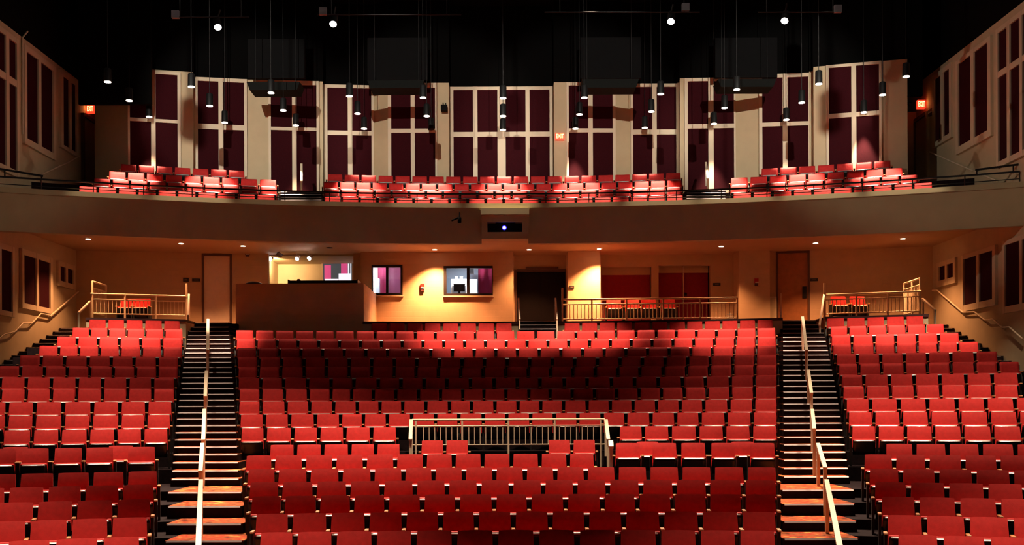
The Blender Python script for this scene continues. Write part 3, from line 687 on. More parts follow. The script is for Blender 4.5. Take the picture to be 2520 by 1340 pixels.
# ------------------------------------------------------------------ framed acoustic panel bays
def panel_bay(f, lab, cols, rows, top, bottom, ends, group, zrule=None):
    """cols: pixel ranges of the dark panels; rows: list of (y top, y bottom) at the first column; ends: outer pixels"""
    p0, p1 = ends; pc = cols[0][0]
    Z = lambda y: f.z(y, pc)
    z0, z1 = Z(bottom), Z(top); r = f.root('acoustic_panel_bay', p0, z0); tag(r, lab, 'wall panels', group)
    zr = [(Z(b), Z(a)) for a, b in rows]
    B = lambda n, m, a, b, c, d, v0, v1: f.box(n, m, r, p0, a, b, c, d, v0, v1)
    edges = [p0] + [e for c in cols for e in c] + [p1]
    for a, b in zip(edges[0::2], edges[1::2]): B('stile', M_FRAME, a, b, z0, z1, -0.09, 0.0)
    cuts = [z1] + [e for a, b in zr for e in (b, a)] + [z0]
    for a, b in cols:
        for hi, lo in zip(cuts[0::2], cuts[1::2]):
            if hi - lo > 0.01: B('rail', M_FRAME, a, b, lo, hi, -0.085, 0.0)
        for lo, hi in zr: B('panel', M_PANEL, a, b, lo, hi, -0.04, 0.0)
    return r
G = 'framed panel bays on the balcony back wall'
def bp(pa, Da, pb, Db): return fac(pa, Da, pb, Db)
low = 470
panel_bay(bp(320, 36.0, 478, 36.5), 'leftmost framed bay of dark red panels on the balcony wall', [(323, 375), (386, 440)], [(179, 290), (298, low)], 171, low + 6, (318, 448), G)
panel_bay(bp(480, 37.05, 610, 37.35), 'second framed bay of dark red panels from the left, balcony wall', [(490, 541), (553, 604)], [(200, 305), (318, low)], 191, low + 6, (482, 611), G)
panel_bay(bp(665, 37.4, 797, 37.6), 'third framed bay from the left, behind the left balcony steps', [(670, 722), (733, 782)], [(208, 313), (321, low)], 198, low + 6, (664, 788), G)
panel_bay(bp(799, 37.95, 920, 38.1), 'fourth framed bay of dark red panels from the left, balcony wall', [(809, 859), (870, 917)], [(217, 322), (333, low)], 209, low + 6, (801, 923), G)
panel_bay(bp(960, 37.8, 1108, 37.8), 'framed panel bay just left of the wide middle bay', [(966, 1014), (1024, 1074)], [(218, 318), (328, low)], 206, low + 6, (958, 1079), G)
panel_bay(bp(1110, 38.3, 1364, 38.3), 'wide middle bay of eight dark red panels on the balcony wall', [(1119, 1167), (1178, 1227), (1247, 1296), (1306, 1355)], [(223, 326), (338, low)], 215, low + 6, (1111, 1363), G)
panel_bay(bp(1366, 37.8, 1515, 37.85), 'framed panel bay just right of the wide middle bay', [(1402, 1450), (1461, 1510)], [(212, 317), (327, low)], 204, low + 6, (1396, 1517), G)
panel_bay(bp(1555, 38.05, 1674, 38.07), 'fourth framed bay of dark red panels from the right, balcony wall', [(1560, 1607), (1618, 1666)], [(215, 320), (332, low)], 207, low + 6, (1554, 1673), G)
panel_bay(bp(1676, 37.4, 1812, 37.3), 'third framed bay from the right, behind the right balcony steps', [(1695, 1745), (1758, 1808)], [(202, 307), (318, low)], 194, low + 6, (1687, 1812), G)
panel_bay(bp(1870, 37.0, 2003, 36.8), 'second framed bay of dark red panels from the right, balcony wall', [(1878, 1928), (1940, 1991)], [(194, 303), (313, low)], 185, low + 6, (1870, 2000), G)
panel_bay(bp(2005, 36.2, 2236, 35.4), 'rightmost framed bay of dark red panels on the balcony wall', [(2043, 2098), (2110, 2166)], [(169, 282), (293, low)], 162, low + 6, (2036, 2172), G)
GS = 'framed panels on the side walls'
fSR = Facet((W, 37.5), (W, 26.0)); fSL = Facet((-W, 26.0), (-W, 37.5))
# right wall, upper
panel_bay(fSR, 'tall narrow framed panels on the upper right wall beside the exit', [(2308, 2324), (2330, 2345)], [(196, 350)], 184, 362, (2303, 2350), GS)
panel_bay(fSR, 'tall framed pair of panels in the middle of the upper right wall', [(2367, 2398), (2406, 2440)], [(158, 361)], 148, 378, (2361, 2448), GS)
panel_bay(fSR, 'framed four-panel bay at the right edge of the upper right wall', [(2466, 2488), (2495, 2519), (2526, 2552)], [(82, 177), (192, 398)], 70, 412, (2461, 2560), GS)
panel_bay(fSR, 'small framed pair of red panels on the lower right wall', [(2317, 2333), (2338, 2353)], [(657, 691)], 646, 706, (2313, 2358), GS)
panel_bay(fSR, 'framed pair of dark panels on the lower right wall', [(2378, 2410), (2417, 2450)], [(638, 751)], 628, 766, (2373, 2457), GS)
panel_bay(fSR, 'framed dark panels at the right edge of the lower right wall', [(2481, 2517), (2524, 2560)], [(603, 754)], 592, 770, (2475, 2568), GS)
panel_bay(fSL, 'tall narrow framed panels on the upper left wall beside the exit', [(153, 168), (173, 185)], [(186, 356)], 174, 340 + 25, (147, 191), GS)
panel_bay(fSL, 'tall framed pair of panels in the middle of the upper left wall', [(63, 92), (98, 128)], [(126, 340)], 112, 356, (57, 134), GS)
panel_bay(fSL, 'framed four-panel bay at the left edge of the upper left wall', [(-34, -14), (-8, 11), (19, 38)], [(54, 150), (168, 386)], 40, 402, (-42, 43), GS)
panel_bay(fSL, 'small framed pair of red panels on the lower left wall', [(144, 157), (162, 176)], [(654, 690)], 642, 703, (139, 180), GS)
panel_bay(fSL, 'framed pair of dark panels on the lower left wall', [(54, 84), (90, 119)], [(626, 745)], 612, 758, (49, 125), GS)
panel_bay(fSL, 'framed dark panels at the left edge of the lower left wall', [(-38, -8), (-2, 25)], [(600, 755)], 586, 768, (-46, 31), GS)
# conduit on the upper left wall
r = fSL.root('wall_conduit', 55, fSL.z(330, 55)); tag(r, 'pale conduit pipe running down the upper left wall', 'pipe')
bar('pipe', M_FRAME, (0, -0.05, 0), (0, -0.05, fSL.z(92, 55) - r.location.z), 0.05, 0.05, r, True)
bar('elbow', M_FRAME, (0, -0.05, fSL.z(92, 55) - r.location.z), (0.35, -0.05, fSL.z(92, 55) - r.location.z + 0.3), 0.05, 0.05, r, True)

# ------------------------------------------------------------------ wall handrails
def wall_rail(f, pxs, lab, v=-0.10):
    pts = [(f.u(px), f.z(py, px)) for px, py in pxs]; u0, z0 = pts[-1]; p = f.a + f.d * u0
    r = empty('wall_handrail', (p.x, p.y, z0), f.rz); tag(r, lab, 'handrail', 'wall handrails')
    L = [Vector((u - u0, v, z - z0)) for u, z in pts]
    for a, b in zip(L, L[1:]): bar('grab_rail', M_RAIL, a, b, 0.045, 0.045, r, True)
    for a in L: bar('bracket', M_RAIL, a, a + Vector((0, -v, -0.05)), 0.025, 0.025, r, True)
wall_rail(fSL, [(187, 717), (118, 776), (94, 771), (72, 794), (50, 794), (28, 816), (2, 822), (-30, 850)], 'cream wall handrail stepping down the lower left wall')
wall_rail(fSR, [(2303, 714), (2314, 713), (2378, 768), (2407, 767), (2433, 787), (2453, 785), (2476, 805), (2493, 804), (2525, 832)], 'cream wall handrail stepping down the lower right wall')
wall_rail(fSL, [(192, 383), (165, 398), (95, 430)], 'pale wall handrail beside the upper left exit')
wall_rail(fSR, [(2297, 373), (2330, 388), (2400, 418), (2460, 443)], 'pale wall handrail beside the upper right exit')

# ------------------------------------------------------------------ doors and signs
def door(n, f, a, b, y1, m, mf, lab, double=False, handle=None, v=0.06):
    z0 = LAND_Z; z1 = f.z(y1, (a + b) / 2); r = f.root(f'door_{n}', a, z0); tag(r, lab, 'door', kind='structure'); t = 5
    B = lambda nm, mm, p, q, c, d, v0, v1: f.box(nm, mm, r, a, p, q, c, d, v0, v1)
    B('jamb', mf, a - t, a, z0, z1 + 0.07, -0.03, 0.2); B('jamb', mf, b, b + t, z0, z1 + 0.07, -0.03, 0.2); B('head', mf, a, b, z1, z1 + 0.08, -0.03, 0.2)
    if double:
        c = (a + b) / 2; B('leaf', m, a, c - 0.3, z0, z1, v, v + 0.06); B('leaf', m, c + 0.3, b, z0, z1, v, v + 0.06)
    else: B('leaf', m, a, b, z0, z1, v, v + 0.06)
    B('closer', mf, a + 22, b - 18, z1 + 0.06, z1 + 0.16, -0.1, 0.0)
    if handle: B('push_plate', M_WFR, handle[0], handle[1], f.z(handle[3], a), f.z(handle[2], a), v - 0.05, v)
    return r
door(1, fL, 503, 567, 629, M_DOORC, M_DOORF, 'pale flush door at the top of the left aisle')
door(2, fR, 1916, 1989, 622, M_DOORW, M_DOORF, 'orange wooden door at the top of the right aisle', handle=(1976, 1986, 706, 734))
door(3, fD, 1273, 1393, 668, M_DARKDOOR, M_DOORF, 'dark double door in the recess at the back', double=True, v=0.14)
r = fR.root('door_leaf_frame', 1893, LAND_Z); tag(r, 'thin pale framed gate panel left of the orange door', 'gate')
for p, q, z0, z1 in ((1893, 1896, 0, 1.15), (1909, 1912, 0, 1.15), (1896, 1909, 1.10, 1.15), (1896, 1909, 0.06, 0.11)):
    fR.box('rail', M_FRAME, r, 1893, p, q, LAND_Z + z0, LAND_Z + z1, -0.18, -0.14)
fR.box('infill', M_CREAM, r, 1893, 1896, 1909, LAND_Z + 0.11, LAND_Z + 1.10, -0.17, -0.15)
# upper exits on the side walls
for n, f, a, b, y0, y1, lab in ((4, fSR, 2259, 2287, 292, 440, 'cream recessed exit door on the upper right wall'), (5, fSL, 205, 233, 296, 440, 'cream recessed exit door on the upper left wall')):
    z1 = f.z(y0, (a + b) / 2); z0 = CZ + 6.0; r = f.root(f'door_{n}', a, z0); tag(r, lab, 'door', kind='structure')
    f.box('leaf', M_CREAM, r, a, a, b, z0, z1, -0.03, 0.0); f.box('jamb', M_DOORF, r, a, a - 3, a, z0, z1 + 0.1, -0.1, 0.0)
    f.box('jamb', M_FRAME, r, a, b, b + 3, z0, z1 + 0.1, -0.1, 0.0); f.box('head', M_DOORF, r, a, a, b, z1, z1 + 0.12, -0.1, 0.0)
# crimson infill of the openings
for nm, p, mid in (('left', P1, None), ('right', P2, 1688)):
    r = fP.root('crimson_partition', p[0], LAND_Z); tag(r, f'crimson partition filling the {nm} opening behind the long railing', 'partition', 'crimson partitions')
    zt = fP.z(672 if nm == 'left' else 667, (p[0] + p[1]) / 2)
    ed = [(p[0], p[1])] if mid is None else [(p[0], mid - 1), (mid + 1, p[1])]
    for a, b in ed: fP.box('panel', M_CURT, r, p[0], a, b, LAND_Z, zt, 0.5, 0.56); fP.box('head_panel', M_BLOCK, r, p[0], a, b, zt, p[3] + 0.1, 0.45, 0.6)
    if mid: fP.box('mullion', M_FRAME, r, p[0], mid - 1, mid + 1, LAND_Z, p[3], 0.42, 0.6); fP.box('latch', M_WFR, r, p[0], mid + 3, mid + 9, fP.z(724, mid), fP.z(717, mid), 0.44, 0.5)
def sign(f, a, b, y0, y1, lab, mark=False):
    z0, z1 = f.z(y1, a), f.z(y0, a); r = f.root('wall_sign', a, z0); tag(r, lab, 'sign', 'small wall signs')
    f.box('plate', M_SIGN, r, a, a, b, z0, z1, -0.03, 0.0)
    f.box('mark', M_SIGNM, r, a, a + (b - a) * 0.25, a + (b - a) * 0.75, z0 + (z1 - z0) * 0.35, z0 + (z1 - z0) * 0.65, -0.036, -0.03)
sign(fL, 452, 466, 683, 693, 'small squarish dark sign left of the pale door'); sign(fL, 474, 494, 685, 692, 'small wide dark sign nearest the pale door')
sign(fM, 1402, 1414, 703, 710, 'small dark sign right of the dark double door'); sign(fP, 1756, 1774, 696, 703, 'small dark sign right of the crimson openings')
sign(fR, 1995, 2014, 685, 692, 'small dark sign right of the orange door')
def strobe(f, px, y0, y1, lab, m=M_REDP):
    z0, z1 = f.z(y1, px), f.z(y0, px); r = f.root('fire_alarm', px - 5, z0); tag(r, lab, 'fire alarm', 'fire alarms'); h = z1 - z0
    f.box('body', m, r, px - 5, px - 5, px + 5, z0 + h * 0.35, z1, -0.06, 0.0); f.box('lens', M_WHITEP, r, px - 5, px - 3, px + 5, z0 + h * 0.36, z0 + h * 0.52, -0.09, -0.06); f.box('grille', M_BASE, r, px - 5, px - 4, px + 4, z0, z0 + h * 0.35, -0.07, 0.0)
strobe(fW, 1041, 698, 716, 'red wall fire alarm with white lens between the two windows'); strobe(fC, 1862, 685, 703, 'red fire alarm on the pier left of the orange door')
strobe(fB, 611, 620, 631, 'small dark red alarm high on the wall right of the pale door', M_BASE); strobe(fSR, 2296, 268, 284, 'small dark red alarm on the upper right wall', M_BASE)

def exit_sign(f, a, b, y0, y1, lab, v=-0.08):
    z0, z1 = f.z(y1, a), f.z(y0, a); r = f.root('exit_sign', a, z0); tag(r, lab, 'exit sign', 'lit exit signs')
    f.box('housing', M_EXIT, r, a, a, b, z0, z1, v, 0.0)
    c = bpy.data.curves.new('exit_text', 'FONT'); c.body = 'EXIT'; c.size = (z1 - z0) * 0.9; c.align_x = 'CENTER'; c.align_y = 'CENTER'; c.extrude = 0.004
    t = bpy.data.objects.new('tmp_text', c); COL.objects.link(t); bpy.context.view_layer.update()
    me = bpy.data.meshes.new_from_object(t.evaluated_get(bpy.context.evaluated_depsgraph_get())); bpy.data.objects.remove(t)
    me.materials.clear(); me.materials.append(M_EXITL)
    w = f.u(b) - f.u(a); tw = max(vv.co.x for vv in me.vertices) - min(vv.co.x for vv in me.vertices); s = min(1.0, w * 0.85 / tw)
    link('lettering', me, r, (w / 2, v - 0.006, (z1 - z0) / 2), (math.pi / 2, 0, 0), (s, 1, 1))
exit_sign(fac(1366, 37.8, 1396, 37.8), 1369, 1391, 328, 345, 'glowing red exit sign on the balcony wall right of the middle bay')
exit_sign(fac(219, 38.0, 236, 38.0), 219, 236, 260, 280, 'glowing red exit sign over the upper left door', -0.12)
exit_sign(fac(2258, 37.4, 2277, 37.4), 2258, 2277, 248, 269, 'glowing red exit sign over the upper right door', -0.12)

# ------------------------------------------------------------------ pendant downlights
PEND = [[(265, 201), (318, 247), (367, 287)], [(471, 213), (516, 260), (553, 301)], [(667, 228), (697, 271), (728, 308)], [(860, 236), (880, 279), (896, 316)],
        [(1041, 240), (1050, 285), (1061, 318)], [(1238, 241), (1238, 285), (1238, 319)], [(1438, 240), (1426, 281), (1416, 316)], [(1626, 231), (1603, 274), (1587, 314)],
        [(1813, 220), (1783, 265), (1757, 304)], [(2015, 206), (1973, 252), (1935, 294)], [(2230, 188), (2172, 233), (2126, 276)]]
PB = 9.46
prow = ['front', 'middle', 'rear']
def pendant_proto():
    bm = bmesh.new()
    prof = [(0.02, 0.40), (0.075, 0.385), (0.10, 0.36), (0.105, 0.02), (0.112, 0.0), (0.098, 0.0), (0.09, 0.05)]
    seg = 18; rings = []
    for r_, z in prof: rings.append([bm.verts.new((r_ * math.cos(2 * math.pi * i / seg), r_ * math.sin(2 * math.pi * i / seg), z)) for i in range(seg)])
    for a, b in zip(rings, rings[1:]):
        for i in range(seg): bm.faces.new((a[i], a[(i + 1) % seg], b[(i + 1) % seg], b[i]))
    bm.faces.new(rings[0]); bm.faces.new(rings[-1]); bmesh.ops.recalc_face_normals(bm, faces=bm.faces[:])
    return mesh('pendant_housing', bm, M_BLACK, smooth=True)
ME_PEND = pendant_proto()
def lampdisc(m, rad):
    bm = bmesh.new(); bmesh.ops.create_cone(bm, cap_ends=True, segments=18, radius1=rad, radius2=rad * 0.9, depth=0.02); return mesh('lamp_disc', bm, m)
ME_LD, ME_LDO = lampdisc(M_LAMP, 0.096), lampdisc(M_OFFL, 0.096)
for c, colm in enumerate(PEND):
    for q, (px, py) in enumerate(colm):
        upx, upy = unroll(px, py); D = PB * F / (HZ - upy); p = P(px, py, D)
        off = (px == 1061)
        r = empty('pendant_light', p); tag(r, f'black cylinder pendant lamp, {prow[q]} row, {ORD[c]} from the left' + (', unlit' if off else ''), 'pendant lamp', 'pendant lamps over the balcony')
        link('housing', ME_PEND, r); link('lamp', ME_LDO if off else ME_LD, r, (0, 0, -0.005))
        bar('cord', M_STD, (0, 0, 0.39), (0, 0, CZ + 14.0 - p.z), 0.018, 0.018, r, True)
        if not off: spot('pendant_lamp_light', p + Vector((0, 0, -0.03)), p + Vector((0, 0, -5)), L_PEND * (0.6, 1.0, 0.5)[q] * (0.35 if px in (667, 860) else 1.0), C_PEND, 44, 0.55, r, 0.07)

# ------------------------------------------------------------------ recessed downlights in the soffit
DOWN = [(217, 587), (446, 598), (598, 604), (811, 609), (1070, 613), (1302, 613), (1475, 611), (1775, 605), (2007, 597), (2222, 586)]
for k, (px, py) in enumerate(DOWN):
    upx, upy = unroll(px, py); D = 5.32 * F / (HZ - upy); p = P(px, py, D); p.z = SOF; off = px == 811
    r = empty('recessed_downlight', p); tag(r, f'recessed soffit downlight, {ORD[k]} from the left' + (', unlit' if off else ''), 'downlight', 'downlights under the balcony')
    lathe('trim_ring', M_FRAME if not off else M_STD, [(0.078, -0.012), (0.11, -0.012), (0.11, 0.0), (0.078, 0.0)], r, cap=False)
    link('lamp', lampdisc(M_OFFL if off else M_DOWNL, 0.078), r, (0, 0, -0.012))
    if not off:
        w = {1070: 3.2, 1475: 3.2, 1302: 0.9}.get(px, 1.0)
        spot('downlight_light', p + Vector((0, 0, -0.04)), p + Vector((0, 0.0, -3)), L_DOWN * w, C_WARM, 108, 0.7, r, 0.05)

# ------------------------------------------------------------------ can spotlights on pipes, high up
CANS = [(536, 66, 0.5), (820, 58, -0.1), (1651, 52, -0.25), (1931, 50, -0.55)]
for k, (px, py, tilt) in enumerate(CANS):
    D = 27.0; p = P(px, py, D); r = empty('can_spotlight', p); tag(r, f'bright can spotlight hanging below the dark ceiling, {ORD[k]} from the left', 'spotlight', 'can spotlights')
    aim = Vector((tilt * 5 - p.x * 0.05, 20.3 - p.y, -9.6)).normalized()
    q = aim.to_track_quat('-Z', 'Y').to_euler()
    lathe('housing', M_BLACK, [(0.04, 0.34), (0.085, 0.30), (0.09, 0.0), (0.098, -0.02), (0.09, -0.02)], r, (0, 0, 0), q, cap=False)
    link('lens', lampdisc(M_CANL, 0.086), r, aim * 0.012, q)
    bar('yoke', M_BLACK, Vector((0, 0, 0.1)) - aim * 0.15, (0.06, 0, 0.42), 0.03, 0.03, r)
    spot('can_light', p + aim * 0.05, p + aim * 8, L_CAN, C_HOUSE, 48, 0.9, r, 0.12)
for k, (a, b, py) in enumerate(((424, 612, 42), (780, 1135, 36), (1340, 1722, 30), (1866, 2070, 30))):
    D = 27.05; A, B = P(a, py, D), P(b, py, D); r = empty('lighting_pipe', A); tag(r, f'thin dark lighting pipe below the ceiling, {ORD[k]} from the left', 'pipe', 'lighting pipes')
    bar('pipe', M_STD, (0, 0, 0), B - A, 0.035, 0.035, r, True)
    for t in (0.1, 0.9): bar('hanger', M_STD, (B - A) * t, (B - A) * t + Vector((0, 0, CZ + 14 - A.z)), 0.02, 0.02, r, True)
for k, (px, py) in enumerate(((432, 36), (795, 28), (1687, 18), (2062, 22))):
    p = P(px, py, 27.03); o = box('junction_box', M_GREYM, p.x - 0.09, p.x + 0.09, p.y - 0.05, p.y + 0.05, p.z - 0.09, p.z + 0.09); tag(o, f'grey junction box on a lighting pipe, {ORD[k]} from the left', 'junction box', 'pipe junction boxes')
# hanging troughs with dark boards above
for k, (a, b, y0, y1, ya, yb) in enumerate(((612, 742, 208, 228, 96, 192), (906, 1045, 204, 223, 93, 196), (1430, 1570, 201, 222, 92, 193), (1762, 1905, 201, 220, 93, 190))):
    D = 35.6; pa, pb = P(a, y0, D), P(b, y0, D); h = (y1 - y0) / F * D; r = empty('acoustic_cloud', (pa + pb) / 2); tag(r, f'black hanging trough before the balcony wall, {ORD[k]} from the left', 'ceiling panel', 'hanging troughs')
    L = (pb - pa).length / 2
    bm = bmesh.new(); pr = [(-L, -0.3, 0), (L, -0.3, 0), (L - 0.1, -0.3, -h), (-L + 0.1, -0.3, -h)]
    fr = [bm.verts.new(v) for v in pr]; bk = [bm.verts.new((v[0], 0.5, v[2])) for v in pr]
    bm.faces.new(fr[::-1]); bm.faces.new(bk)
    for i in range(4): bm.faces.new((fr[i], fr[(i + 1) % 4], bk[(i + 1) % 4], bk[i]))
    bmesh.ops.recalc_face_normals(bm, faces=bm.faces[:]); link('trough', mesh('trough', bm, M_TROUGH), r)
    for x in (-L + 0.2, L - 0.2): bar('cable', M_STD, (x, 0.1, 0), (x, 0.1, CZ + 13.98 - r.location.z), 0.015, 0.015, r, True)
    D2 = 36.6; q0, q1 = P(a - 2, ya, D2), P(b + 8, yb, D2)
    o = box('ceiling_board', M_DUCT, q0.x, q1.x, D2, D2 + 0.15, q1.z, q0.z); tag(o, f'dark grey board hanging above the black trough, {ORD[k]} from the left', 'board', 'boards above the troughs')

# house lights above the front seats and wash lights for the balcony wall and upper side walls, on the ceiling pipes
HOUSE = [(-9.5, 15.0), (-4.2, 13.6), (0.8, 11.2), (5.0, 13.6), (9.5, 15.0), (-10.5, 22.5), (10.5, 22.5), (-5.5, 22.8), (-0.5, 22.4), (5.5, 22.8), (-10.0, 27.2), (9.0, 27.2)]
HLAB = [f'black house light high over the front rows, {o} from the left' for o in ORD[:5]] + ['black house light high over the left block beside the cross aisle', 'black house light high over the right block beside the cross aisle'] + [f'black house light high over the cross aisle, {o} of three from the left' for o in ORD[:3]] + ['black house light over the upper rows of the left block', 'black house light over the upper rows of the right block']
for k, (x, y) in enumerate(HOUSE):
    p = Vector((x, y, CZ + 11.0 + (0.9 if y > 25 else 0))); r = empty('house_light', p); tag(r, HLAB[k], 'house light', 'house lights')
    link('housing', ME_PEND, r); link('lamp', ME_LD, r, (0, 0, -0.005)); bar('stem', M_STD, (0, 0, 0.39), (0, 0, CZ + 14 - p.z), 0.03, 0.03, r, True)
    spot('house_lamp_light', p + Vector((0, 0, -0.03)), p + Vector((0, 0, -5)), L_HOUSE * {0: 1.2, 1: 1.35, 2: .9, 3: .85, 4: 1.15, 5: .75, 6: 1.1, 7: 1.0, 8: 1.3, 9: .8, 10: .18, 11: .35}[k], C_HOUSE, 40 if k < 5 else 54, 0.9, r, 0.12)
for k, (x, y, tx, ty, pw) in enumerate(((-8.5, 21.0, -8.5, 37.5, 1.0), (-3.0, 20.0, -2.5, 37.5, 1.0), (3.0, 20.0, 2.5, 37.5, 1.0), (8.5, 21.0, 9.0, 37.5, 1.0), (-9.0, 19.0, 14.0, 32.5, 0.42), (9.0, 19.0, -14.0, 28.5, 0.26))):  # last two are unseen lamps added to brighten the upper side walls
    p = Vector((x, y, CZ + 12.4)); r = empty('wash_light', p); tag(r, f'black wash light aimed at the upper walls, {ORD[k]} from the left', 'spotlight', 'balcony wash lights')
    t = Vector((tx, ty, CZ + 9.5)); aim = (t - p).normalized(); q = aim.to_track_quat('-Z', 'Y').to_euler()
    lathe('housing', M_BLACK, [(0.04, 0.34), (0.085, 0.30), (0.09, 0.0), (0.098, -0.02), (0.09, -0.02)], r, (0, 0, 0), q, cap=False)
    link('lens', lampdisc(M_CANL, 0.086), r, aim * 0.012, q); bar('yoke', M_BLACK, (0, 0, 0.05), (0, 0, CZ + 14 - p.z), 0.03, 0.03, r)
    spot('wash_lamp_light', p + aim * 0.05, t, L_WASH * pw, C_WHITE, 27, 0.5, r, 0.05)

for k, (px, pw, cone) in enumerate(((250, 0.7, 24), (400, 0.6, 20), (560, 0.8, 14), (1140, 0.8, 19), (1290, 0.6, 19), (1440, 0.8, 19), (1780, 0.8, 20), (2090, 0.6, 20), (2260, 0.7, 24))):
    x = XP(px, 32.0); p = Vector((x * 0.9, 26.3 - abs(x) ** 2 / 68, CZ + 11.6)); r = empty('rear_row_spotlight', p); tag(r, f'black spotlight aimed at the rear seat rows, {ORD[k]} from the left', 'spotlight', 'rear row spotlights')
    t = Vector((x, 32.2 - x * x / 68, CZ + 2.1)); aim = (t - p).normalized(); q = aim.to_track_quat('-Z', 'Y').to_euler()
    lathe('housing', M_BLACK, [(0.04, 0.34), (0.085, 0.30), (0.09, 0.0), (0.098, -0.02), (0.09, -0.02)], r, (0, 0, 0), q, cap=False)
    link('lens', lampdisc(M_CANL, 0.086), r, aim * 0.012, q); bar('yoke', M_BLACK, (0, 0, 0.05), (0, 0, CZ + 14 - p.z), 0.03, 0.03, r)
    spot('rear_row_light', p + aim * 0.05, t, L_REAR * pw, C_HOUSE, cone, 0.9, r, 0.06)

# ------------------------------------------------------------------ projector box in the balcony front
Dp = 33.0; fPr = fac(1187, Dp, 1302, Dp)
r = fPr.root('projector_box', 1187, ZP(595, Dp)); tag(r, 'cream projector housing in the middle of the balcony front', 'projector housing')
zz = lambda y: ZP(y, Dp)
B = lambda n, m, a, b, y1, y0, v0, v1: fPr.box(n, m, r, 1187, a, b, zz(y1), zz(y0), v0, v1)
B('front_panel', M_FASCIA, 1187, 1201, 587, 530, 0, 0.45); B('front_panel', M_FASCIA, 1287, 1302, 587, 530, 0, 0.45); B('front_panel', M_FASCIA, 1201, 1287, 545, 530, 0, 0.45); B('front_panel', M_FASCIA, 1201, 1287, 587, 570.5, 0, 0.45)
B('recess', M_PAN, 1201, 1287, 570.5, 545, 0.40, 0.5); 
w_ = fPr.u(1304) - fPr.u(1185); zb_, zt_ = zz(530) - r.location.z, zz(512) - r.location.z
bm = bmesh.new(); pr = [(-0.08, zb_), (-0.08, zb_ + 0.02), (-0.03, zt_), (0.4, zt_), (0.4, zb_)]
a = [bm.verts.new((fPr.u(1185) - fPr.u(1187), y, z)) for y, z in pr]; b = [bm.verts.new((fPr.u(1185) - fPr.u(1187) + w_, y, z)) for y, z in pr]
bm.faces.new(a); bm.faces.new(b[::-1])
for i in range(5): bm.faces.new((a[i], a[(i + 1) % 5], b[(i + 1) % 5], b[i]))
bmesh.ops.recalc_face_normals(bm, faces=bm.faces[:]); link('top_ledge', mesh('top_ledge', bm, M_FASCIA), r)
r2 = empty('projector', P(1244, 568, Dp + 0.25)); tag(r2, 'black projector with a glowing blue-white lens', 'projector')
box('body', M_PAN, -0.3, 0.3, -0.12, 0.12, 0, 0.26, r2)
c = P(1241, 560, Dp + 0.12) - r2.location
lathe('lens_ring', M_BLUER, [(0.045, -0.01), (0.066, -0.01), (0.066, 0.01), (0.045, 0.01)], r2, c, (math.pi / 2, 0, 0), cap=False)
lathe('lens', M_BLUE, [(0.001, 0.015), (0.045, 0.0), (0.045, -0.015), (0.001, -0.015)], r2, c, (math.pi / 2, 0, 0))
# clamped stage light on the balcony front, left of the projector
r = empty('clamp_light', P(1131, 546, 32.9)); tag(r, 'small black clamped spotlight and arm on the balcony front', 'spotlight')
bar('body', M_CEIL, (0, -0.05, -0.02), (0, 0.0, 0.13), 0.11, 0.11, r, True); bar('yoke', M_CEIL, (0, 0, 0.1), (0, 0.12, 0.30), 0.04, 0.04, r); bar('arm', M_CEIL, (-0.02, 0, 0.14), (-0.24, -0.02, 0.04), 0.05, 0.05, r, True)
# loudspeaker on the balcony wall strip
r = empty('wall_speaker', P(1093, 273, 37.6)); tag(r, 'small dark loudspeaker on the balcony wall left of the middle bay', 'speaker')
box('cabinet', M_DUCT, -0.11, 0.11, -0.1, 0.1, 0, 0.20, r); bar('bracket', M_PAN, (-0.03, 0.05, 0.2), (-0.05, 0.18, 0.33), 0.03, 0.03, r); bar('bracket', M_PAN, (0.04, 0.05, 0.2), (0.05, 0.18, 0.32), 0.03, 0.03, r)
r = empty('wall_camera', P(2238, 252, 38.0)); tag(r, 'tiny dark camera on the corner wall at the upper right', 'camera')
box('base', M_DUCT, -0.08, 0.08, 0.0, 0.2, -0.03, 0.03, r); lathe('dome', M_PAN, [(0.001, -0.1), (0.05, -0.08), (0.07, -0.02), (0.07, 0)], r, (0, 0, -0.03))

# ------------------------------------------------------------------ sound booth
Dh = 34.25; fH = fac(585, Dh, 896, Dh)
zt = ZP(697, Dh, 740)
o = box('wall_booth', M_BLOCK, XP(581, Dh), XP(896, Dh), Dh, Dh + 0.15, 1.6 + CZ, zt); tag(o, 'shaded half wall of the sound booth', 'wall', kind='structure')
o = box('wall_booth', M_BLOCK, XP(896, Dh) - 0.15, XP(896, Dh), Dh + 0.15, 37.7, 1.6 + CZ, zt); tag(o, 'right side half wall of the sound booth', 'wall', kind='structure')
o = box('wall_booth', M_BLOCK, XP(585, Dh), XP(585, Dh) + 0.15, Dh + 0.15, 38.0, 1.6 + CZ, zt); tag(o, 'left side half wall of the sound booth', 'wall', kind='structure')
r = empty('mixing_console', (XP(798, 34.6), 34.75, zt - 0.02)); tag(r, 'long black mixing console on the sound booth half wall', 'mixing console')
hw = (882 - 715) / 2 / F * 34.5
box('body', M_PAN, -hw, hw, -0.35, 0.35, 0.02, 0.13, r); box('meter_bridge', M_PAN, -hw, hw, 0.2, 0.35, 0.13, 0.17, r); box('end_cheek', M_STD, -hw - 0.03, -hw, -0.36, 0.36, 0.02, 0.16, r); box('end_cheek', M_STD, hw, hw + 0.03, -0.36, 0.36, 0.02, 0.16, r)
r = empty('flat_cap', (XP(628, 34.6), 34.5, zt)); tag(r, 'flat black object lying on the left end of the booth wall', 'cover')
lathe('cover', M_PAN, [(0.001, 0.09), (0.16, 0.08), (0.26, 0.03), (0.28, 0.0), (0.001, 0.0)], r, seg=16, cap=False)
r = empty('white_cup', P(735, 690, 34.9)); tag(r, 'small white dome on top of the mixing console', 'cover')
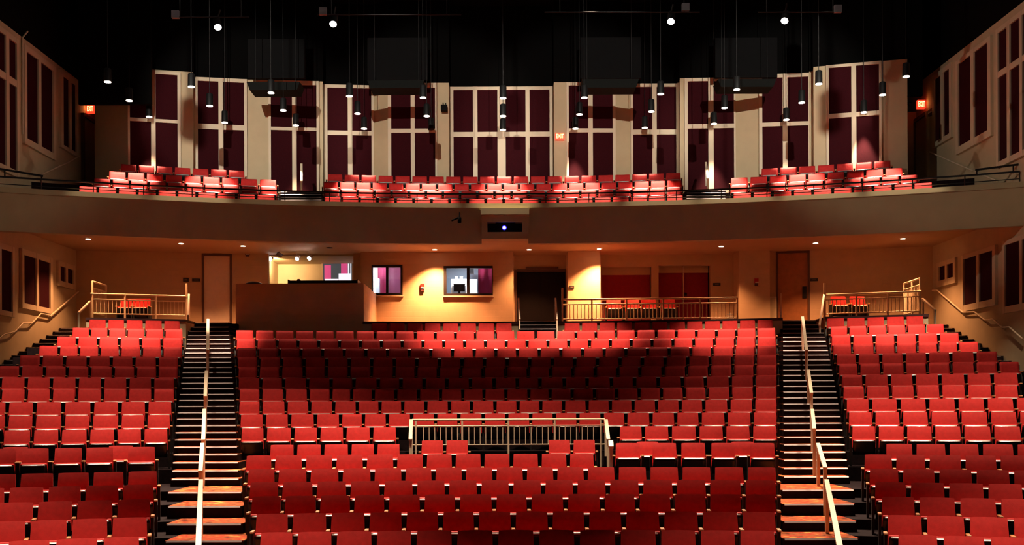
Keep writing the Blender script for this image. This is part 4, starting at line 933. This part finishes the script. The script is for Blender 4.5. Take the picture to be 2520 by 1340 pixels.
lathe('dome', M_WHITEP, [(0.06, 0), (0.06, 0.02), (0.035, 0.05), (0.001, 0.055)], r)
for k, (px, py, dx, lit) in enumerate(((665, 637, -0.5, 1), (691, 629, 0.6, 0), (731, 636, -0.25, 1), (761, 635, -0.3, 1))):
    D = 37.4 if k else 38.4; p = P(px, py, D); r = empty('track_spotlight', p); tag(r, f'booth track spotlight, {ORD[k]} from the left' + ('' if lit else ', turned away'), 'spotlight', 'booth track spotlights')
    aim = Vector((dx, -0.75 if lit else 0.6, -0.5)).normalized() if px != 665 else Vector((0.35, 0.55, -0.6)).normalized(); q = aim.to_track_quat('-Z', 'Y').to_euler()
    if px == 665: qv = Vector((-0.2, -0.9, -0.3)).normalized(); q = qv.to_track_quat('-Z', 'Y').to_euler(); aim2 = qv
    else: aim2 = aim
    lathe('housing', M_WHITEP if lit else M_GREYM, [(0.03, 0.17), (0.065, 0.15), (0.075, 0.0), (0.08, -0.01), (0.07, -0.01)], r, (0, 0, 0), q, cap=False)
    link('lens', lampdisc(M_CANL if lit else M_OFFL, 0.068), r, aim2 * 0.01, q)
    bar('stem', M_WHITEP, -aim2 * 0.08, Vector((-0.05, 0.05, SOF - p.z)), 0.02, 0.02, r)
    if px == 665: spot('track_lamp_light', p + Vector((0.05, 0.1, -0.02)), P(668, 655, 40.2), 700, (1.0, 0.60, 0.30), 130, 1.0, r, 0.05)
    if px == 761: spot('track_lamp_light', p + aim2 * 0.03, p + aim2, 22, (1.0, 0.62, 0.32), 150, 1.0, r, 0.05)
# booth rear window; corridor light put in as glowing flat pieces, no corridor behind
fBB = fac(655, 40.3, 884, 40.3)
r = fBB.root('booth_rear_window', 797, fBB.z(694, 830)); tag(r, 'window in the booth rear wall with glowing pink and white pieces for the corridor', 'window')
B2 = lambda n, m, a, b, y1, y0, v0, v1: fBB.box(n, m, r, 797, a, b, fBB.z(y1, 830), fBB.z(y0, 830), v0, v1)
M_GLOWP = mat('glowing_pink_curtain', (200, 80, 130), 0.8, emit=(0.50, 0.06, 0.18), estr=0.9); M_GLOWG = mat('glowing_grey_pane', (70, 80, 84), 0.5, emit=(0.07, 0.08, 0.09), estr=0.6); M_GLOWW = mat('glowing_white_desk', (230, 232, 240), 0.6, emit=(0.85, 0.86, 0.95), estr=0.9)
B2('frame', M_DOORC, 793, 797, 696, 632, -0.06, 0); B2('frame', M_DOORC, 868, 872, 696, 632, -0.06, 0); B2('frame', M_DOORC, 797, 868, 637, 632, -0.06, 0)
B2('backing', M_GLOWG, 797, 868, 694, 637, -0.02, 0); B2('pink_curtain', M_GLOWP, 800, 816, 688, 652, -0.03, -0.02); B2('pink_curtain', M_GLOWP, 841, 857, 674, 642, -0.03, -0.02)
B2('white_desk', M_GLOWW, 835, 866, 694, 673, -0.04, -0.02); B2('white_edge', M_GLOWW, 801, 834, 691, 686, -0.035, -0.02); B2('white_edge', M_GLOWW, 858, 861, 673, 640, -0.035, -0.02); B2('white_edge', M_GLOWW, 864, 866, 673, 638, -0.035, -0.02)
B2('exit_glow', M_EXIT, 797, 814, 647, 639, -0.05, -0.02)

# ------------------------------------------------------------------ contents of the two lit rooms
f1 = fac(900, 39.3, 1010, 39.3)
def thing_box(name, m, f, a, b, y1, y0, v0, v1, lab, cat, pc=None):
    zb_ = LAND_Z if y1 == 745 else f.z(y1, a); o = f.root(name, a, zb_); tag(o, lab, cat); f.box('body', m, o, a, a, b, zb_, f.z(y0, a), v0, v1); return o
def curtain(f, a, b, lab, m=M_PINK):
    z0, z1 = LAND_Z + 0.02, SOF - 0.05; u0, u1 = f.u(a), f.u(b); n = max(8, int((u1 - u0) / 0.06)); bm = bmesh.new(); A, Bv = [], []
    for i in range(n + 1):
        t = i / n; y = 0.03 * math.sin(i * 1.3)
        A.append(bm.verts.new(((u1 - u0) * t, y, 0))); Bv.append(bm.verts.new(((u1 - u0) * t, y, z1 - z0)))
    for i in range(n): bm.faces.new((A[i], A[i + 1], Bv[i + 1], Bv[i]))
    bmesh.ops.solidify(bm, geom=bm.faces[:], thickness=0.02)
    p = f.a + f.d * u0; o = link('pink_curtain', mesh('pink_curtain', bm, m, smooth=True), None, (p.x, p.y, z0), (0, 0, f.rz)); tag(o, lab, 'curtain', 'pink curtains'); return o
curtain(f1, 931, 955, 'pink curtain behind the left pane of the smaller window'); curtain(fac(900, 38.6, 1010, 38.6), 955, 992, 'mauve curtain behind the right pane of the smaller window', mat('mauve_curtain', (176, 110, 160), 0.85))
o = thing_box('steel_cabinet', M_GREYW, f1, 930, 938, 745, 688, -0.5, -0.2, 'grey cabinet seen through the smaller window', 'cabinet')
f2 = fac(1080, 39.2, 1232, 39.2)
curtain(f2, 1178, 1216, 'crimson pink curtain behind the right of the larger window', mat('crimson_curtain', (190, 50, 100), 0.85))
o = thing_box('equipment_desk', M_WHITEW, f2, 1112, 1151, 745, 689, -0.4, 0.1, 'pale equipment cabinet behind the larger window', 'cabinet')
f2.box('door_panel', M_GREYM, o, 1112, 1116, 1148, f2.z(740, 1112), f2.z(706, 1112), -0.42, -0.40)
o = thing_box('paper_cup', M_WHITEP, f2, 1122, 1129, 689, 683, -0.35, -0.2, 'left of two white boxes on the equipment cabinet', 'box'); f2.box('lid', M_WHITEW, o, 1122, 1121.5, 1129.5, f2.z(683, 1122), f2.z(682, 1122), -0.36, -0.19)
o = thing_box('paper_cup', M_WHITEP, f2, 1134, 1141, 689, 683, -0.35, -0.2, 'right of two white boxes on the equipment cabinet', 'box'); f2.box('lid', M_WHITEW, o, 1134, 1133.5, 1141.5, f2.z(683, 1134), f2.z(682, 1134), -0.36, -0.19)
o = thing_box('monitor', M_PAN, f2, 1120, 1147, 722, 705, -0.75, -0.70, 'dark computer monitor behind the larger window', 'monitor'); f2.box('stand', M_PAN, o, 1120, 1131, 1136, LAND_Z, f2.z(722, 1120), -0.74, -0.70); f2.box('bezel', M_GREYM, o, 1120, 1119, 1148, f2.z(705, 1120), f2.z(704, 1120), -0.76, -0.70)
o = thing_box('document_rack', M_WHITEW, f2, 1157, 1176, 745, 689, -0.3, 0.0, 'white panel behind the mullion of the larger window', 'cabinet')
o = thing_box('wall_monitor', M_PAN, f2, 1156, 1168, 675, 657, -0.1, 0.0, 'dark screen high on the equipment room wall', 'monitor'); f2.box('screen', M_DUCT, o, 1156, 1158, 1166, f2.z(672, 1156), f2.z(659, 1156), -0.11, -0.10)
for nm, x, y, w in (('office', XP(940, 38.5), 38.5, 110), ('equipment room', XP(1150, 38.6), 38.6, 75)):
    r = empty('room_ceiling_lamp', (x, y, SOF - 0.12)); tag(r, f'cool ceiling lamp inside the {nm}', 'lamp', 'room ceiling lamps')
    box('fixture', M_WHITEP, -0.3, 0.3, -0.1, 0.1, 0, 0.06, r)
    l = bpy.data.lights.new('room_lamp_light', 'AREA'); l.energy = w; l.color = (0.82, 0.88, 1.0); l.shape = 'RECTANGLE'; l.size = 0.5; l.size_y = 0.15
    lo = bpy.data.objects.new('room_lamp_light', l); COL.objects.link(lo); lo.parent = r; lo.location = (0, 0, -0.02)

# ------------------------------------------------------------------ loose seats on the landings
def loose(px, D, lab):
    r = make_seat((XP(px, D), D, LAND_Z + 0.03), 0.0, 1.0, True, lab, 'loose seats on the rear landings', 'theatre_seat')
    for c_ in r.children: c_.scale.z = 1.1
loose(313, 35.7, 'loose red seat behind the left landing railing, left of two'); loose(350, 35.7, 'loose red seat behind the left landing railing, right of two')
loose(2066, 35.9, 'loose red seat behind the right landing railing, left of two'); loose(2113, 35.9, 'loose red seat behind the right landing railing, right of two')
for k, px in enumerate((1512, 1557, 1598, 1645)): loose(px, 36.7, f'loose red seat behind the long railing, {ORD[k]} of four from the left')
r = empty('white_bucket', (XP(1798, 36.2), 36.2, LAND_Z + 0.03)); tag(r, 'small white ringed bucket behind the right end of the long railing', 'bucket')
lathe('pail', M_WHITEP, [(0.14, 0), (0.15, 0.05), (0.15, 0.16), (0.12, 0.18), (0.001, 0.18)], r)
for z in (0.24, 0.31, 0.38): lathe('ring', M_WHITEP, [(0.11, z - 0.012), (0.125, z), (0.11, z + 0.012)], r, cap=False)
bar('stem', M_WHITEP, (0, 0, 0.18), (0, 0, 0.45), 0.03, 0.03, r, True)
